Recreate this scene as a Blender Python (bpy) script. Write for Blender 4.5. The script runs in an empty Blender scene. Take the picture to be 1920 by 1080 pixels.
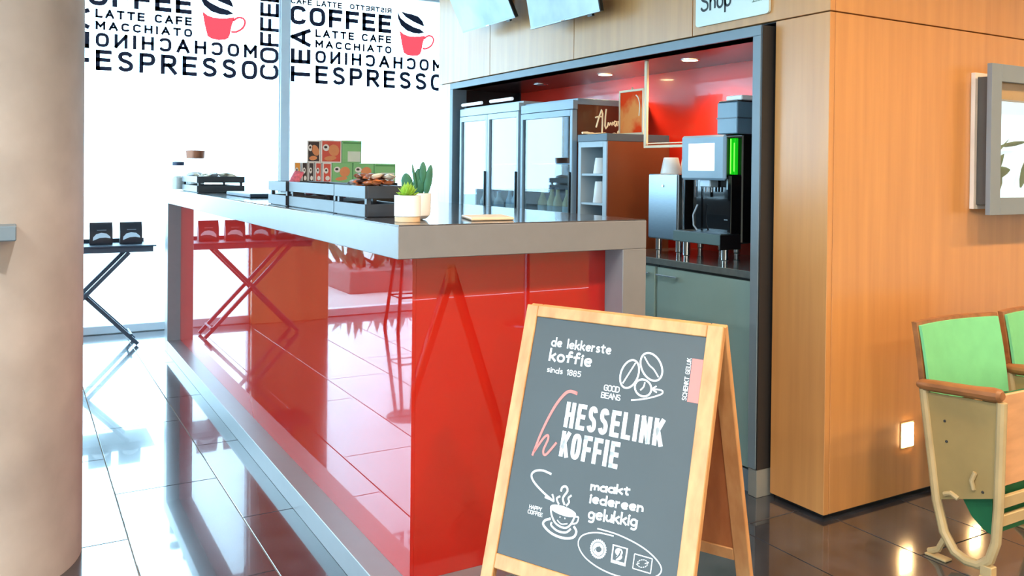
import bpy, bmesh, math, random
from mathutils import Vector, Matrix
random.seed(7)
SC = bpy.context.scene
COL = SC.collection
R_ = math.radians

# ------------------------------------------------------------------ camera
F_PX = 1611.0; PY = 336.0; CAM = Vector((0, 0, 1.35))
yaw, pitch, roll = R_(30.0), R_(-0.53), 0.0105
fw = Vector((math.sin(yaw)*math.cos(pitch), math.cos(yaw)*math.cos(pitch), math.sin(pitch)))
r0 = Vector((math.cos(yaw), -math.sin(yaw), 0)); u0 = r0.cross(fw)
rt = r0*math.cos(roll) + u0*math.sin(roll); up = -r0*math.sin(roll) + u0*math.cos(roll)
cd = bpy.data.cameras.new('camera'); cam = bpy.data.objects.new('camera', cd); COL.objects.link(cam)
cd.sensor_fit = 'HORIZONTAL'; cd.sensor_width = 36.0; cd.lens = F_PX/1920*36.0
cd.shift_y = -(540-PY)/1920; cd.clip_start = 0.02; cd.clip_end = 300
cam.matrix_world = Matrix(((rt.x, up.x, -fw.x, CAM.x), (rt.y, up.y, -fw.y, CAM.y), (rt.z, up.z, -fw.z, CAM.z), (0, 0, 0, 1)))
SC.camera = cam

# ------------------------------------------------------------------ world, exposure
W = bpy.data.worlds.new('overcast_sky'); SC.world = W; W.use_nodes = True
bg = W.node_tree.nodes['Background']; bg.inputs[0].default_value = (0.50, 0.80, 1.0, 1); bg.inputs[1].default_value = 9.5
SC.view_settings.view_transform = 'Standard'; SC.view_settings.look = 'None'
SC.view_settings.exposure = 0.3; SC.view_settings.gamma = 1.0; SC.view_settings.use_curve_mapping = False

def lin(c):
    def f(v):
        v /= 255.0
        return v/12.92 if v <= 0.04045 else ((v+0.055)/1.055)**2.4
    return tuple(f(v) for v in c) + (1.0,)

# window bays of the glazed wall (x0, x1); daylight portals in each
WY = 7.66
BAYS = [(2.10, 3.82), (0.33, 2.02), (-2.05, -0.35), (-3.85, -2.13)]
for k, (a, b) in enumerate(BAYS):
    ld = bpy.data.lights.new('daylight_portal', 'AREA'); ld.shape = 'RECTANGLE'; ld.size = b-a; ld.size_y = 2.95
    ld.cycles.is_portal = True
    lo = bpy.data.objects.new('daylight_portal', ld); COL.objects.link(lo)
    lo.location = ((a+b)/2, WY+0.06, 1.52); lo.rotation_euler = (R_(-90), 0, 0)

LX = -5.0; YB_ = -3.4
LBAYS = [(-1.6, 0.1), (0.2, 1.9), (2.0, 3.7), (3.8, 5.5), (5.6, 7.3)]
for k, (a, b) in enumerate(LBAYS):
    ld = bpy.data.lights.new('daylight_portal', 'AREA'); ld.shape = 'RECTANGLE'; ld.size = 2.95; ld.size_y = b-a
    ld.cycles.is_portal = True
    lo = bpy.data.objects.new('daylight_portal', ld); COL.objects.link(lo)
    lo.location = (LX-0.06, (a+b)/2, 1.52); lo.rotation_euler = (0, R_(-90), 0)

# ------------------------------------------------------------------ materials
MATS = {}
def M(name, rgb, rough=0.5, metal=0.0, spec=0.5, coat=0.0, coat_rough=0.03, var=0.08, scale=6.0,
      stretch=(1, 1, 1), bump=0.0, em=0.0, em_rgb=None, detail=4.0, ior=1.5, rgb2=None, ramp=None):
    if name in MATS: return MATS[name]
    m = bpy.data.materials.new(name); m.use_nodes = True; nt = m.node_tree; N = nt.nodes; L = nt.links
    b = N['Principled BSDF']; c = lin(rgb)
    b.inputs['Roughness'].default_value = rough; b.inputs['Metallic'].default_value = metal
    b.inputs['Specular IOR Level'].default_value = spec; b.inputs['IOR'].default_value = ior
    b.inputs['Coat Weight'].default_value = coat; b.inputs['Coat Roughness'].default_value = coat_rough
    geo = N.new('ShaderNodeNewGeometry'); mp = N.new('ShaderNodeMapping'); mp.inputs['Scale'].default_value = stretch
    no = N.new('ShaderNodeTexNoise'); no.inputs['Scale'].default_value = scale; no.inputs['Detail'].default_value = detail
    L.new(geo.outputs['Position'], mp.inputs['Vector']); L.new(mp.outputs['Vector'], no.inputs['Vector'])
    mx = N.new('ShaderNodeMixRGB')
    if rgb2 is None:
        mx.inputs[1].default_value = tuple(v*(1-var) for v in c[:3]) + (1,)
        mx.inputs[2].default_value = tuple(min(1, v*(1+var)) for v in c[:3]) + (1,)
    else:
        mx.inputs[1].default_value = c; mx.inputs[2].default_value = lin(rgb2)
    cr = N.new('ShaderNodeValToRGB'); lo, hi = ramp or (0.3, 0.7)
    cr.color_ramp.elements[0].position = lo; cr.color_ramp.elements[1].position = hi
    L.new(no.outputs['Fac'], cr.inputs['Fac']); L.new(cr.outputs['Color'], mx.inputs[0])
    L.new(mx.outputs[0], b.inputs['Base Color'])
    if bump:
        bn = N.new('ShaderNodeBump'); bn.inputs['Strength'].default_value = bump; bn.inputs['Distance'].default_value = 0.004
        L.new(no.outputs['Fac'], bn.inputs['Height']); L.new(bn.outputs['Normal'], b.inputs['Normal'])
    if em:
        b.inputs['Emission Color'].default_value = lin(em_rgb or rgb); b.inputs['Emission Strength'].default_value = em
    MATS[name] = m
    return m

def GLASS(name, tint=(255, 255, 255), rough=0.0, gain=1.7):
    if name in MATS: return MATS[name]
    m = bpy.data.materials.new(name); m.use_nodes = True; nt = m.node_tree; N = nt.nodes; L = nt.links
    N.remove(N['Principled BSDF'])
    tr = N.new('ShaderNodeBsdfTransparent'); tr.inputs[0].default_value = lin(tint)
    gl = N.new('ShaderNodeBsdfGlossy'); gl.inputs['Roughness'].default_value = rough
    fr = N.new('ShaderNodeFresnel'); fr.inputs[0].default_value = 1.5
    ge = N.new('ShaderNodeNewGeometry'); mr = N.new('ShaderNodeMapRange')      # same reflectance on both faces of the sheet
    mr.inputs['To Min'].default_value = 1.5; mr.inputs['To Max'].default_value = 1/1.5
    L.new(ge.outputs['Backfacing'], mr.inputs['Value']); L.new(mr.outputs['Result'], fr.inputs[0])
    mu = N.new('ShaderNodeMath'); mu.operation = 'MULTIPLY'; mu.inputs[1].default_value = gain; mu.use_clamp = True
    mi = N.new('ShaderNodeMixShader')
    L.new(fr.outputs[0], mu.inputs[0]); L.new(mu.outputs[0], mi.inputs[0])
    L.new(tr.outputs[0], mi.inputs[1]); L.new(gl.outputs[0], mi.inputs[2])
    L.new(mi.outputs[0], N['Material Output'].inputs[0])
    MATS[name] = m
    return m

WOOD = M('maple_veneer', (194, 134, 76), rough=0.42, coat=0.75, coat_rough=0.24, scale=2.2, stretch=(9, 9, 0.5), rgb2=(214, 152, 88), ramp=(0.25, 0.75))
OAK = M('oak_frame', (192, 132, 78), rough=0.5, scale=5, stretch=(6, 6, 1.2), rgb2=(214, 160, 104), bump=0.15)
PLY = M('stained_plywood', (168, 96, 48), rough=0.5, scale=4, stretch=(8, 8, 1), rgb2=(186, 112, 60))
SLATE = M('polished_slate', (56, 57, 63), rough=0.16, spec=0.6, scale=7, var=0.4, detail=8, coat=1.0, coat_rough=0.03)
SLATE.node_tree.nodes['Principled BSDF'].inputs['Coat IOR'].default_value = 1.55
GROUT = M('pale_grout', (158, 152, 145), rough=0.8)
CONC = M('bare_concrete', (174, 167, 160), rough=0.85, scale=3.4, rgb2=(206, 199, 191), bump=0.12, detail=8)
SLAB = M('grey_laminate', (124, 122, 122), rough=0.45, spec=0.5, coat=0.9, coat_rough=0.3, var=0.03, scale=20)
TOPM = M('dark_stone_top', (72, 70, 72), rough=0.10, spec=0.6, var=0.2, scale=60)
RED = M('red_gloss_panel', (184, 28, 16), rough=0.4, spec=0.0, coat=1.0, coat_rough=0.012, var=0.02, scale=3)
RED.node_tree.nodes['Principled BSDF'].inputs['Coat IOR'].default_value = 1.7
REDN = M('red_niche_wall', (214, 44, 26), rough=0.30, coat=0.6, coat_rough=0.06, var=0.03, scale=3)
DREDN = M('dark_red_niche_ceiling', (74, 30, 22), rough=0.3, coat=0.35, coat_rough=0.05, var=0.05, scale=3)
WHITE = M('white_plaster', (226, 226, 224), rough=0.85, var=0.02)
CEIL = M('ceiling_white', (205, 200, 194), rough=0.9, var=0.02)
WFRAME = M('pale_window_frame', (226, 232, 240), rough=0.4, var=0.02)
NAVY = M('navy_lettering', (18, 26, 58), rough=0.6, var=0.03)
REDINK = M('red_lettering', (226, 44, 52), rough=0.6, var=0.03)
_n = REDINK.node_tree; _t = _n.nodes.new('ShaderNodeBsdfTranslucent'); _t.inputs[0].default_value = (0.9, 0.03, 0.035, 1)
_x = _n.nodes.new('ShaderNodeMixShader'); _x.inputs[0].default_value = 0.6
_n.links.new(_n.nodes['Principled BSDF'].outputs[0], _x.inputs[1]); _n.links.new(_t.outputs[0], _x.inputs[2]); _n.links.new(_x.outputs[0], _n.nodes['Material Output'].inputs[0])
GREYM = M('slate_grey_paint', (120, 136, 146), rough=0.4, var=0.03)
DARKM = M('charcoal_paint', (48, 46, 46), rough=0.45, var=0.05)
BLACK = M('black_plastic', (20, 21, 23), rough=0.35, var=0.05)
BLACKG = M('gloss_black', (12, 13, 15), rough=0.08, coat=0.5, var=0.05)
STEEL = M('brushed_steel', (150, 160, 168), rough=0.28, metal=1.0, scale=30, stretch=(1, 1, 20), var=0.05)
CHROME = M('chrome', (225, 228, 230), rough=0.1, metal=1.0, var=0.02)
SILVER = M('silver_trim', (178, 190, 200), rough=0.35, metal=0.3, var=0.02)
CABD = M('sage_grey_door', (140, 168, 162), rough=0.4, var=0.04)
PANE = GLASS('clear_pane', (250, 253, 255), gain=0.9)
DOORG = GLASS('fridge_glass', (225, 235, 240), gain=1.8)
JARG = GLASS('jar_glass', (245, 245, 245), gain=1.2)
CHALK = M('chalkboard', (74, 79, 80), rough=0.6, var=0.05, scale=4)
CHALKW = M('white_paint_marker', (236, 240, 240), rough=0.6, var=0.01)
SALMON = M('salmon_print', (240, 128, 118), rough=0.6, var=0.02)
CREAM = M('cream_ceramic', (246, 243, 240), rough=0.35, var=0.02)
POTWOOD = M('pot_wood_base', (222, 186, 146), rough=0.55, scale=8, stretch=(1, 1, 5), var=0.08)
LEAFD = M('cactus_green', (44, 98, 66), rough=0.5, var=0.25, scale=25)
LEAFL = M('succulent_green', (150, 190, 62), rough=0.5, var=0.2, scale=25)
SOIL = M('dark_soil', (58, 44, 34), rough=0.95, var=0.3, scale=60)
CRATE = M('black_stained_crate', (46, 50, 58), rough=0.45, coat=0.45, coat_rough=0.3, var=0.15, scale=12, stretch=(1, 1, 5))
SEATG = M('mint_upholstery', (118, 202, 142), rough=0.75, var=0.05, scale=15)
SEATD = M('dark_green_cushion', (18, 96, 54), rough=0.7, var=0.1, scale=12)
SEATP = M('beige_enamel', (162, 136, 86), rough=0.45, var=0.1, scale=7)
SEATT = M('beige_tube', (184, 160, 116), rough=0.4, var=0.1, scale=9)
SEATW = M('worn_beech', (150, 96, 54), rough=0.45, scale=6, stretch=(5, 1.5, 5), var=0.25)
PLYP = M('pale_plywood', (212, 160, 116), rough=0.5, scale=5, stretch=(1.5, 6, 6), var=0.1)
WARMEM = M('warm_lamp_lens', (255, 236, 200), em=45.0, em_rgb=(255, 214, 150))
SCREEN = M('pale_screen', (190, 216, 228), rough=0.2, em=0.25, rgb2=(120, 158, 178), scale=2.2, ramp=(0.42, 0.66))

# ------------------------------------------------------------------ mesh builder
ORG = {}
class MB:
    def __init__(s): s.bm = bmesh.new()
    def _add(s, vs, fs):
        b = [s.bm.verts.new(v) for v in vs]
        for f in fs:
            try: s.bm.faces.new([b[i] for i in f])
            except ValueError: pass
        return b
    def box(s, x0, x1, y0, y1, z0, z1, bev=0.0):
        fn = lambda a, b, c: (a, b, c)
        return s.hexa(fn, x0, x1, y0, y1, z0, z1, bev)
    def hexa(s, fn, a0, a1, b0, b1, c0, c1, bev=0.0):
        vs = [fn(a, b, c) for c in (c0, c1) for b in (b0, b1) for a in (a0, a1)]
        fs = [(0, 2, 3, 1), (4, 5, 7, 6), (0, 1, 5, 4), (2, 6, 7, 3), (0, 4, 6, 2), (1, 3, 7, 5)]
        vv = s._add(vs, fs)
        if bev:
            ed = {e for v in vv for e in v.link_edges}
            bmesh.ops.bevel(s.bm, geom=list(ed), offset=bev, segments=1, affect='EDGES', profile=0.5)
        return s
    def prism(s, poly, fn, c0, c1):
        n = len(poly)
        vs = [fn(a, b, c0) for a, b in poly] + [fn(a, b, c1) for a, b in poly]
        fs = [tuple(range(n))[::-1], tuple(range(n, 2*n))] + [(i, (i+1) % n, n+(i+1) % n, n+i) for i in range(n)]
        s._add(vs, fs); return s
    def tube(s, pts, r, seg=8, closed=False, cap=True):
        pts = [Vector(p) for p in pts]; n = len(pts); rings = []
        rr = r if isinstance(r, (list, tuple)) else [r]*n
        prev = None
        for i, p in enumerate(pts):
            if closed: t = pts[(i+1) % n]-pts[i-1]
            else: t = pts[min(i+1, n-1)]-pts[max(i-1, 0)]
            t.normalize()
            if prev is None:
                a = Vector((0, 0, 1)) if abs(t.z) < 0.9 else Vector((1, 0, 0)); u = t.cross(a).normalized()
            else:
                u = (prev - t*prev.dot(t)).normalized()
            prev = u; v = t.cross(u)
            rings.append([s.bm.verts.new(p+(u*math.cos(k*2*math.pi/seg)+v*math.sin(k*2*math.pi/seg))*rr[i]) for k in range(seg)])
        m = n if closed else n-1
        for i in range(m):
            A, B = rings[i], rings[(i+1) % n]
            for k in range(seg): s.bm.faces.new((A[k], A[(k+1) % seg], B[(k+1) % seg], B[k]))
        if cap and not closed:
            s.bm.faces.new(rings[0][::-1]); s.bm.faces.new(rings[-1])
        return s
    def lathe(s, prof, c=(0, 0, 0), seg=24, cap=True, sx=1.0, sy=1.0):
        rings = []
        for r, z in prof:
            rings.append([s.bm.verts.new((c[0]+sx*r*math.cos(k*2*math.pi/seg), c[1]+sy*r*math.sin(k*2*math.pi/seg), c[2]+z)) for k in range(seg)])
        for A, B in zip(rings, rings[1:]):
            for k in range(seg): s.bm.faces.new((A[k], A[(k+1) % seg], B[(k+1) % seg], B[k]))
        if cap:
            s.bm.faces.new(rings[0][::-1]); s.bm.faces.new(rings[-1])
        return s
    def leaf(s, p0, p1, w, th, side, prof=((0, .25), (.2, .8), (.5, 1), (.8, .6), (1, .06)), seg=8):
        p0, p1, side = Vector(p0), Vector(p1), Vector(side).normalized()
        ax = p1-p0; nn = ax.cross(side).normalized(); rings = []
        for t, k in prof:
            c = p0+ax*t
            rings.append([s.bm.verts.new(c+side*(w/2*k*math.cos(j*2*math.pi/seg))+nn*(th/2*k*math.sin(j*2*math.pi/seg))) for j in range(seg)])
        for A, B in zip(rings, rings[1:]):
            for k in range(seg): s.bm.faces.new((A[k], A[(k+1) % seg], B[(k+1) % seg], B[k]))
        s.bm.faces.new(rings[0][::-1]); s.bm.faces.new(rings[-1])
        return s
    def ribbon(s, pts, w, fn, smooth=True, closed=False):
        pts = [Vector((p[0], p[1])) for p in pts]
        if smooth and len(pts) > 2:
            n = len(pts); out = []
            rng = n if closed else n-1
            for i in range(rng):
                a = pts[(i-1) % n] if closed or i > 0 else pts[0]
                b = pts[i]; c = pts[(i+1) % n]; d = pts[(i+2) % n] if closed or i+2 < n else pts[-1]
                for j in range(5):
                    t = j/5
                    out.append(0.5*((2*b)+(c-a)*t+(2*a-5*b+4*c-d)*t*t+(3*b-a-3*c+d)*t**3))
            if not closed: out.append(pts[-1])
            pts = out
        n = len(pts); L_, R2 = [], []
        ww = w if isinstance(w, (list, tuple)) else (w, w)
        for i, p in enumerate(pts):
            t = (pts[(i+1) % n]-pts[i-1]) if closed else (pts[min(i+1, n-1)]-pts[max(i-1, 0)])
            if t.length < 1e-9: t = Vector((1, 0))
            t.normalize(); nn = Vector((-t.y, t.x)); h = ww[0]+(ww[1]-ww[0])*i/max(1, n-1)
            a, b = p+nn*h/2, p-nn*h/2
            L_.append(s.bm.verts.new(fn(a.x, a.y))); R2.append(s.bm.verts.new(fn(b.x, b.y)))
        for i in range(n if closed else n-1):
            j = (i+1) % n
            s.bm.faces.new((L_[i], R2[i], R2[j], L_[j]))
        return s
    def poly(s, pts, fn):
        s.bm.faces.new([s.bm.verts.new(fn(a, b)) for a, b in pts]); return s
    def build(s, name, mat, parent=None, label=None, cat=None, group=None, kind=None, base=None, smooth=True, fix=True):
        bm = s.bm
        if fix: bmesh.ops.recalc_face_normals(bm, faces=bm.faces[:])
        if parent is None:
            if base is None:
                xs = [v.co.x for v in bm.verts]; ys = [v.co.y for v in bm.verts]; zs = [v.co.z for v in bm.verts]
                base = ((min(xs)+max(xs))/2, (min(ys)+max(ys))/2, min(zs))
            org = Vector(base)
        else: org = ORG[parent.name]
        for v in bm.verts: v.co -= org
        me = bpy.data.meshes.new(name); bm.to_mesh(me); bm.free()
        if smooth:
            me.polygons.foreach_set('use_smooth', [True]*len(me.polygons))
            me.set_sharp_from_angle(angle=R_(32))
        for mm in (mat if isinstance(mat, (list, tuple)) else [mat]): me.materials.append(mm)
        o = bpy.data.objects.new(name, me); COL.objects.link(o)
        if parent is None: o.location = org
        else: o.parent = parent
        ORG[o.name] = org
        tag(o, label, cat, group, kind)
        return o

def tag(o, label=None, cat=None, group=None, kind=None):
    if label: o['label'] = label
    if cat: o['category'] = cat
    if group: o['group'] = group
    if kind: o['kind'] = kind
    return o
def thing(name, label, cat, base, group=None, kind=None):
    o = bpy.data.objects.new(name, None); COL.objects.link(o); o.location = base; o.empty_display_size = 0.05
    ORG[o.name] = Vector(base)
    return tag(o, label, cat, group, kind)
def copy_tree(o, loc=None, rz=None, label=None, group=None, parent=None):
    c = o.copy(); COL.objects.link(c); c.parent = parent; ORG[c.name] = ORG[o.name]
    if loc is not None: c.location = loc
    if rz is not None: c.rotation_euler.z = rz
    if label: c['label'] = label
    if group: c['group'] = group
    for ch in [q for q in bpy.data.objects if q.parent == o]: copy_tree(ch, parent=c)
    return c

def _o(w, h=1.0, y=0.0, x=0.0, p=0.72):
    o = []
    for k in range(20):
        a = 2*math.pi*k/20; c_, s_ = math.cos(a), math.sin(a)
        o.append((x+w/2+w/2*math.copysign(abs(c_)**p, c_), y+h/2+h/2*math.copysign(abs(s_)**p, s_)))
    return o
# monoline letter skeletons: width, straight strokes, curved strokes, closed curves
GL = {
 'A': (.75, [[(0, 0), (.375, 1), (.75, 0)], [(.13, .33), (.62, .33)]], [], []),
 'B': (.64, [[(0, 0), (0, 1)]], [[(0, 1), (.3, 1), (.52, .96), (.58, .76), (.5, .57), (.3, .53), (0, .53)], [(0, .53), (.35, .53), (.58, .46), (.64, .27), (.58, .06), (.35, 0), (0, 0)]], []),
 'C': (.66, [], [[(.66, .76), (.6, .93), (.35, 1), (.1, .93), (0, .7), (0, .5), (0, .3), (.1, .07), (.35, 0), (.6, .07), (.66, .24)]], []),
 'D': (.66, [[(0, 0), (0, 1)]], [[(0, 1), (.3, 1), (.55, .92), (.66, .7), (.66, .3), (.55, .08), (.3, 0), (0, 0)]], []),
 'E': (.58, [[(0, 0), (0, 1)], [(0, 1), (.58, 1)], [(0, .52), (.52, .52)], [(0, 0), (.58, 0)]], [], []),
 'F': (.58, [[(0, 0), (0, 1)], [(0, 1), (.58, 1)], [(0, .48), (.52, .48)]], [], []),
 'G': (.68, [[(.38, .47), (.68, .47)], [(.68, .47), (.68, .12)]], [[(.66, .78), (.6, .93), (.35, 1), (.1, .93), (0, .7), (0, .3), (.1, .07), (.35, 0), (.58, .05), (.68, .14)]], []),
 'H': (.66, [[(0, 0), (0, 1)], [(.66, 0), (.66, 1)], [(0, .52), (.66, .52)]], [], []),
 'I': (.02, [[(.01, 0), (.01, 1)]], [], []),
 'K': (.64, [[(0, 0), (0, 1)], [(.60, 1), (.02, .38)], [(.22, .58), (.64, 0)]], [], []),
 'L': (.54, [[(0, 1), (0, 0)], [(0, 0), (.54, 0)]], [], []),
 'M': (.80, [[(0, 0), (0, 1)], [(0, 1), (.4, .36)], [(.4, .36), (.8, 1)], [(.8, 1), (.8, 0)]], [], []),
 'N': (.68, [[(0, 0), (0, 1)], [(0, 1), (.68, 0)], [(.68, 0), (.68, 1)]], [], []),
 'O': (.70, [], [], [_o(.70)]),
 'P': (.62, [[(0, 0), (0, 1)]], [[(0, 1), (.35, 1), (.55, .95), (.62, .74), (.55, .52), (.35, .46), (0, .46)]], []),
 'R': (.64, [[(0, 0), (0, 1)], [(.30, .46), (.64, 0)]], [[(0, 1), (.35, 1), (.55, .95), (.62, .74), (.55, .52), (.35, .46), (0, .46)]], []),
 'S': (.60, [], [[(.58, .82), (.48, .96), (.28, 1), (.08, .93), (.03, .74), (.14, .58), (.44, .46), (.58, .30), (.54, .09), (.32, 0), (.12, .04), (0, .18)]], []),
 'T': (.64, [[(0, 1), (.64, 1)], [(.32, 1), (.32, 0)]], [], []),
 'U': (.66, [], [[(0, 1), (0, .6), (0, .28), (.1, .06), (.33, 0), (.56, .06), (.66, .28), (.66, .6), (.66, 1)]], []),
 'Y': (.64, [[(0, 1), (.32, .46)], [(.64, 1), (.32, .46)], [(.32, .46), (.32, 0)]], [], []),
 'a': (.44, [[(.44, .60), (.44, 0)]], [], [_o(.42, .58, 0, 0, .95)]),
 'd': (.46, [[(.46, 1), (.46, 0)]], [], [_o(.44, .58, 0, 0, .95)]),
 'e': (.44, [], [[(.02, .30), (.24, .31), (.42, .36), (.38, .54), (.22, .60), (.05, .48), (.01, .28), (.10, .06), (.27, 0), (.44, .10)]], []),
 'f': (.36, [[(0, .56), (.34, .60)]], [[(.38, .88), (.30, .98), (.18, .92), (.14, .60), (.13, .3), (.12, 0)]], []),
 'g': (.44, [], [[(.44, .58), (.44, .2), (.44, -.1), (.36, -.30), (.20, -.34), (.03, -.26)]], [_o(.42, .56, .02, 0, .95)]),
 'h': (.40, [[(0, 1), (0, 0)]], [[(0, .38), (.12, .57), (.30, .55), (.39, .40), (.40, .2), (.40, 0)]], []),
 'p': (.44, [[(0, .60), (0, -.28)]], [], [_o(.44, .58, 0, 0, .9)]),
 'i': (.03, [[(.015, .56), (.015, 0)], [(.01, .80), (.03, .84)]], [], []),
 'k': (.40, [[(0, 1), (0, 0)], [(.36, .58), (.02, .24)], [(.12, .32), (.40, 0)]], [], []),
 'l': (.03, [[(0, 1), (.02, 0)]], [], []),
 'm': (.56, [[(0, .60), (0, 0)]], [[(0, .38), (.10, .56), (.22, .54), (.27, .36), (.27, 0)], [(.27, .38), (.37, .56), (.50, .54), (.56, .36), (.56, 0)]], []),
 'n': (.38, [[(0, .60), (0, 0)]], [[(0, .38), (.12, .57), (.30, .54), (.37, .36), (.38, 0)]], []),
 'o': (.46, [], [], [_o(.46, .58, 0, 0, .95)]),
 'r': (.28, [[(0, .60), (0, 0)]], [[(0, .36), (.10, .54), (.28, .58)]], []),
 's': (.34, [], [[(.33, .50), (.20, .60), (.05, .50), (.10, .35), (.28, .26), (.33, .12), (.18, 0), (.0, .08)]], []),
 't': (.34, [[(0, .62), (.34, .66)]], [[(.15, .95), (.14, .5), (.15, .12), (.22, .02), (.32, .06)]], []),
 'u': (.40, [[(.40, .58), (.40, 0)]], [[(0, .58), (0, .2), (.10, .02), (.26, .05), (.39, .22)]], []),
 '1': (.16, [[(0, .78), (.14, .95)], [(.14, .95), (.14, 0)]], [], []),
 '5': (.42, [[(.40, .95), (.07, .95)], [(.07, .95), (.05, .55)]], [[(.05, .55), (.25, .62), (.42, .42), (.36, .12), (.16, 0), (0, .10)]], []),
 '8': (.42, [], [], [_o(.36, .46, .50, .03, .95), _o(.42, .50, 0, 0, .95)]),
}
def lettering(txt, rect, fn, mat, parent, w=0.01, gap=0.22, rot=False, mirror=False, tilt=0.0, jitter=0.0):
    x = 0.0; S = []; rj = random.Random(len(txt))
    for ch in txt:
        if ch == ' ': x += 0.32+gap; continue
        wd, ls, cs, cl = GL[ch]; jy = rj.uniform(-jitter, jitter)
        for kind, grp in (('L', ls), ('C', cs), ('O', cl)):
            for st_ in grp: S.append((kind, [(p[0]+x, p[1]+jy) for p in st_]))
        x += wd+gap
    xs_ = [p[0] for _, q in S for p in q]; ys_ = [p[1] for _, q in S for p in q]
    x0, x1, y0, y1 = min(xs_), max(xs_), min(ys_), max(ys_)
    a0, b0, a1, b1 = rect; h = w/2; sb = 1 if b1 > b0 else -1
    A0, A1, B0_, B1_ = a0+h, a1-h, b0+sb*h, b1-sb*h
    def mp(p):
        u = (p[0]-x0)/(x1-x0); v = (p[1]-y0)/(y1-y0)
        if mirror: u = 1-u
        if rot: u, v = 1-v, u
        return (A0+(A1-A0)*u, B0_+(B1_-B0_)*v+tilt*(A1-A0)*u)
    m = MB()
    for kind, q in S:
        q = [mp(p) for p in q]
        if kind == 'L':
            for a, b in zip(q, q[1:]):
                d_ = Vector((b[0]-a[0], b[1]-a[1])).normalized()*h
                m.ribbon([(a[0]-d_.x, a[1]-d_.y), (b[0]+d_.x, b[1]+d_.y)], w, fn, smooth=False)
        else: m.ribbon(q, w, fn, closed=kind == 'O')
    return m.build('lettering', mat, parent, smooth=False)

# ================================================================== SETTING
# floor: grout bed with separate slate tiles in running bond
bed = MB(); bed.box(LX, 8, YB_, WY+0.1, -0.06, -0.004)
floor = bed.build('floor', GROUT, kind='structure')
TW, TL, G = 0.405, 0.985, 0.004
full = None; near = []
far = MB()
for i in range(-20, 19):
    xa = 0.765+i*TW; off = 3.38 if i % 2 == 0 else 2.885
    for j in range(-10, 6):
        ya = off+j*TL
        x0, x1, y0, y1 = max(xa, LX+0.02), min(xa+TW, 7.98), max(ya, YB_+0.02), min(ya+TL, WY-0.02)
        if x1-x0 < 0.03 or y1-y0 < 0.03: continue
        if -1.3 < xa < 4.3 and ya > -0.3:
            isfull = (x1-x0 > TW-1e-6 and y1-y0 > TL-1e-6)
            if isfull and full is not None:
                o = bpy.data.objects.new('tile', full); COL.objects.link(o); o.parent = floor
                o.location = Vector((x0+TW/2, y0+TL/2, -0.004))-ORG[floor.name]
            else:
                m = MB(); w, l = (x1-x0)/2-G/2, (y1-y0)/2-G/2
                m.box(-w, w, -l, l, -0.002, 0.004, bev=0.0012)
                bm = m.bm; bmesh.ops.recalc_face_normals(bm, faces=bm.faces[:])
                me = bpy.data.meshes.new('tile'); bm.to_mesh(me); bm.free(); me.materials.append(SLATE)
                o = bpy.data.objects.new('tile', me); COL.objects.link(o); o.parent = floor
                o.location = Vector(((x0+x1)/2, (y0+y1)/2, -0.004))-ORG[floor.name]
                if isfull: full = me
        else:
            far.box(x0+G/2, x1-G/2, y0+G/2, y1-G/2, -0.006, 0.0)
far.build('tile_field', SLATE, floor, kind='stuff')

CZ = 3.3
c = MB(); c.box(LX, 8, YB_, WY+0.1, CZ, CZ+0.1); c.build('ceiling', CEIL, kind='structure')
m = MB(); m.box(LX-0.1, LX, YB_, WY+0.1, 3.02, CZ); m.box(LX-0.1, LX, YB_, -1.6, 0, 3.02); m.box(LX-0.1, LX, 7.3, WY+0.1, 0, 3.02)
wall_l = m.build('wall_left', WHITE, kind='structure')
for a, b in zip(LBAYS, LBAYS[1:]):
    m = MB(); m.box(LX-0.08, LX+0.05, a[1], b[0], 0, 3.02, bev=0.004); m.build('mullion', WFRAME, wall_l)
for k, (a, b) in enumerate(LBAYS):
    w = thing('window_%d' % (k+5), None, None, (LX, (a+b)/2, 0), kind='structure')
    m = MB(); m.box(LX-0.004, LX+0.004, a, b, 0.07, 2.985); m.build('pane', PANE, w)
    m = MB(); m.box(LX-0.06, LX+0.04, a, b, 0.004, 0.07, bev=0.004); m.build('bottom_rail', WFRAME, w)
    m = MB(); m.box(LX-0.06, LX+0.04, a, b, 2.985, 3.019, bev=0.004); m.build('top_rail', WFRAME, w)
m = MB(); m.box(LX, 8, YB_-0.1, YB_, 0, CZ); m.build('wall_back', M('cream_plaster', (232, 214, 188), rough=0.85, var=0.02), kind='structure')
m = MB(); m.box(8, 8.1, YB_, 2.275, 0, CZ); m.build('wall_side', WHITE, kind='structure')
m = MB(); m.box(4.5, 4.6, 2.4, WY, 0, CZ); m.build('wall_passage', WHITE, kind='structure')

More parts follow.
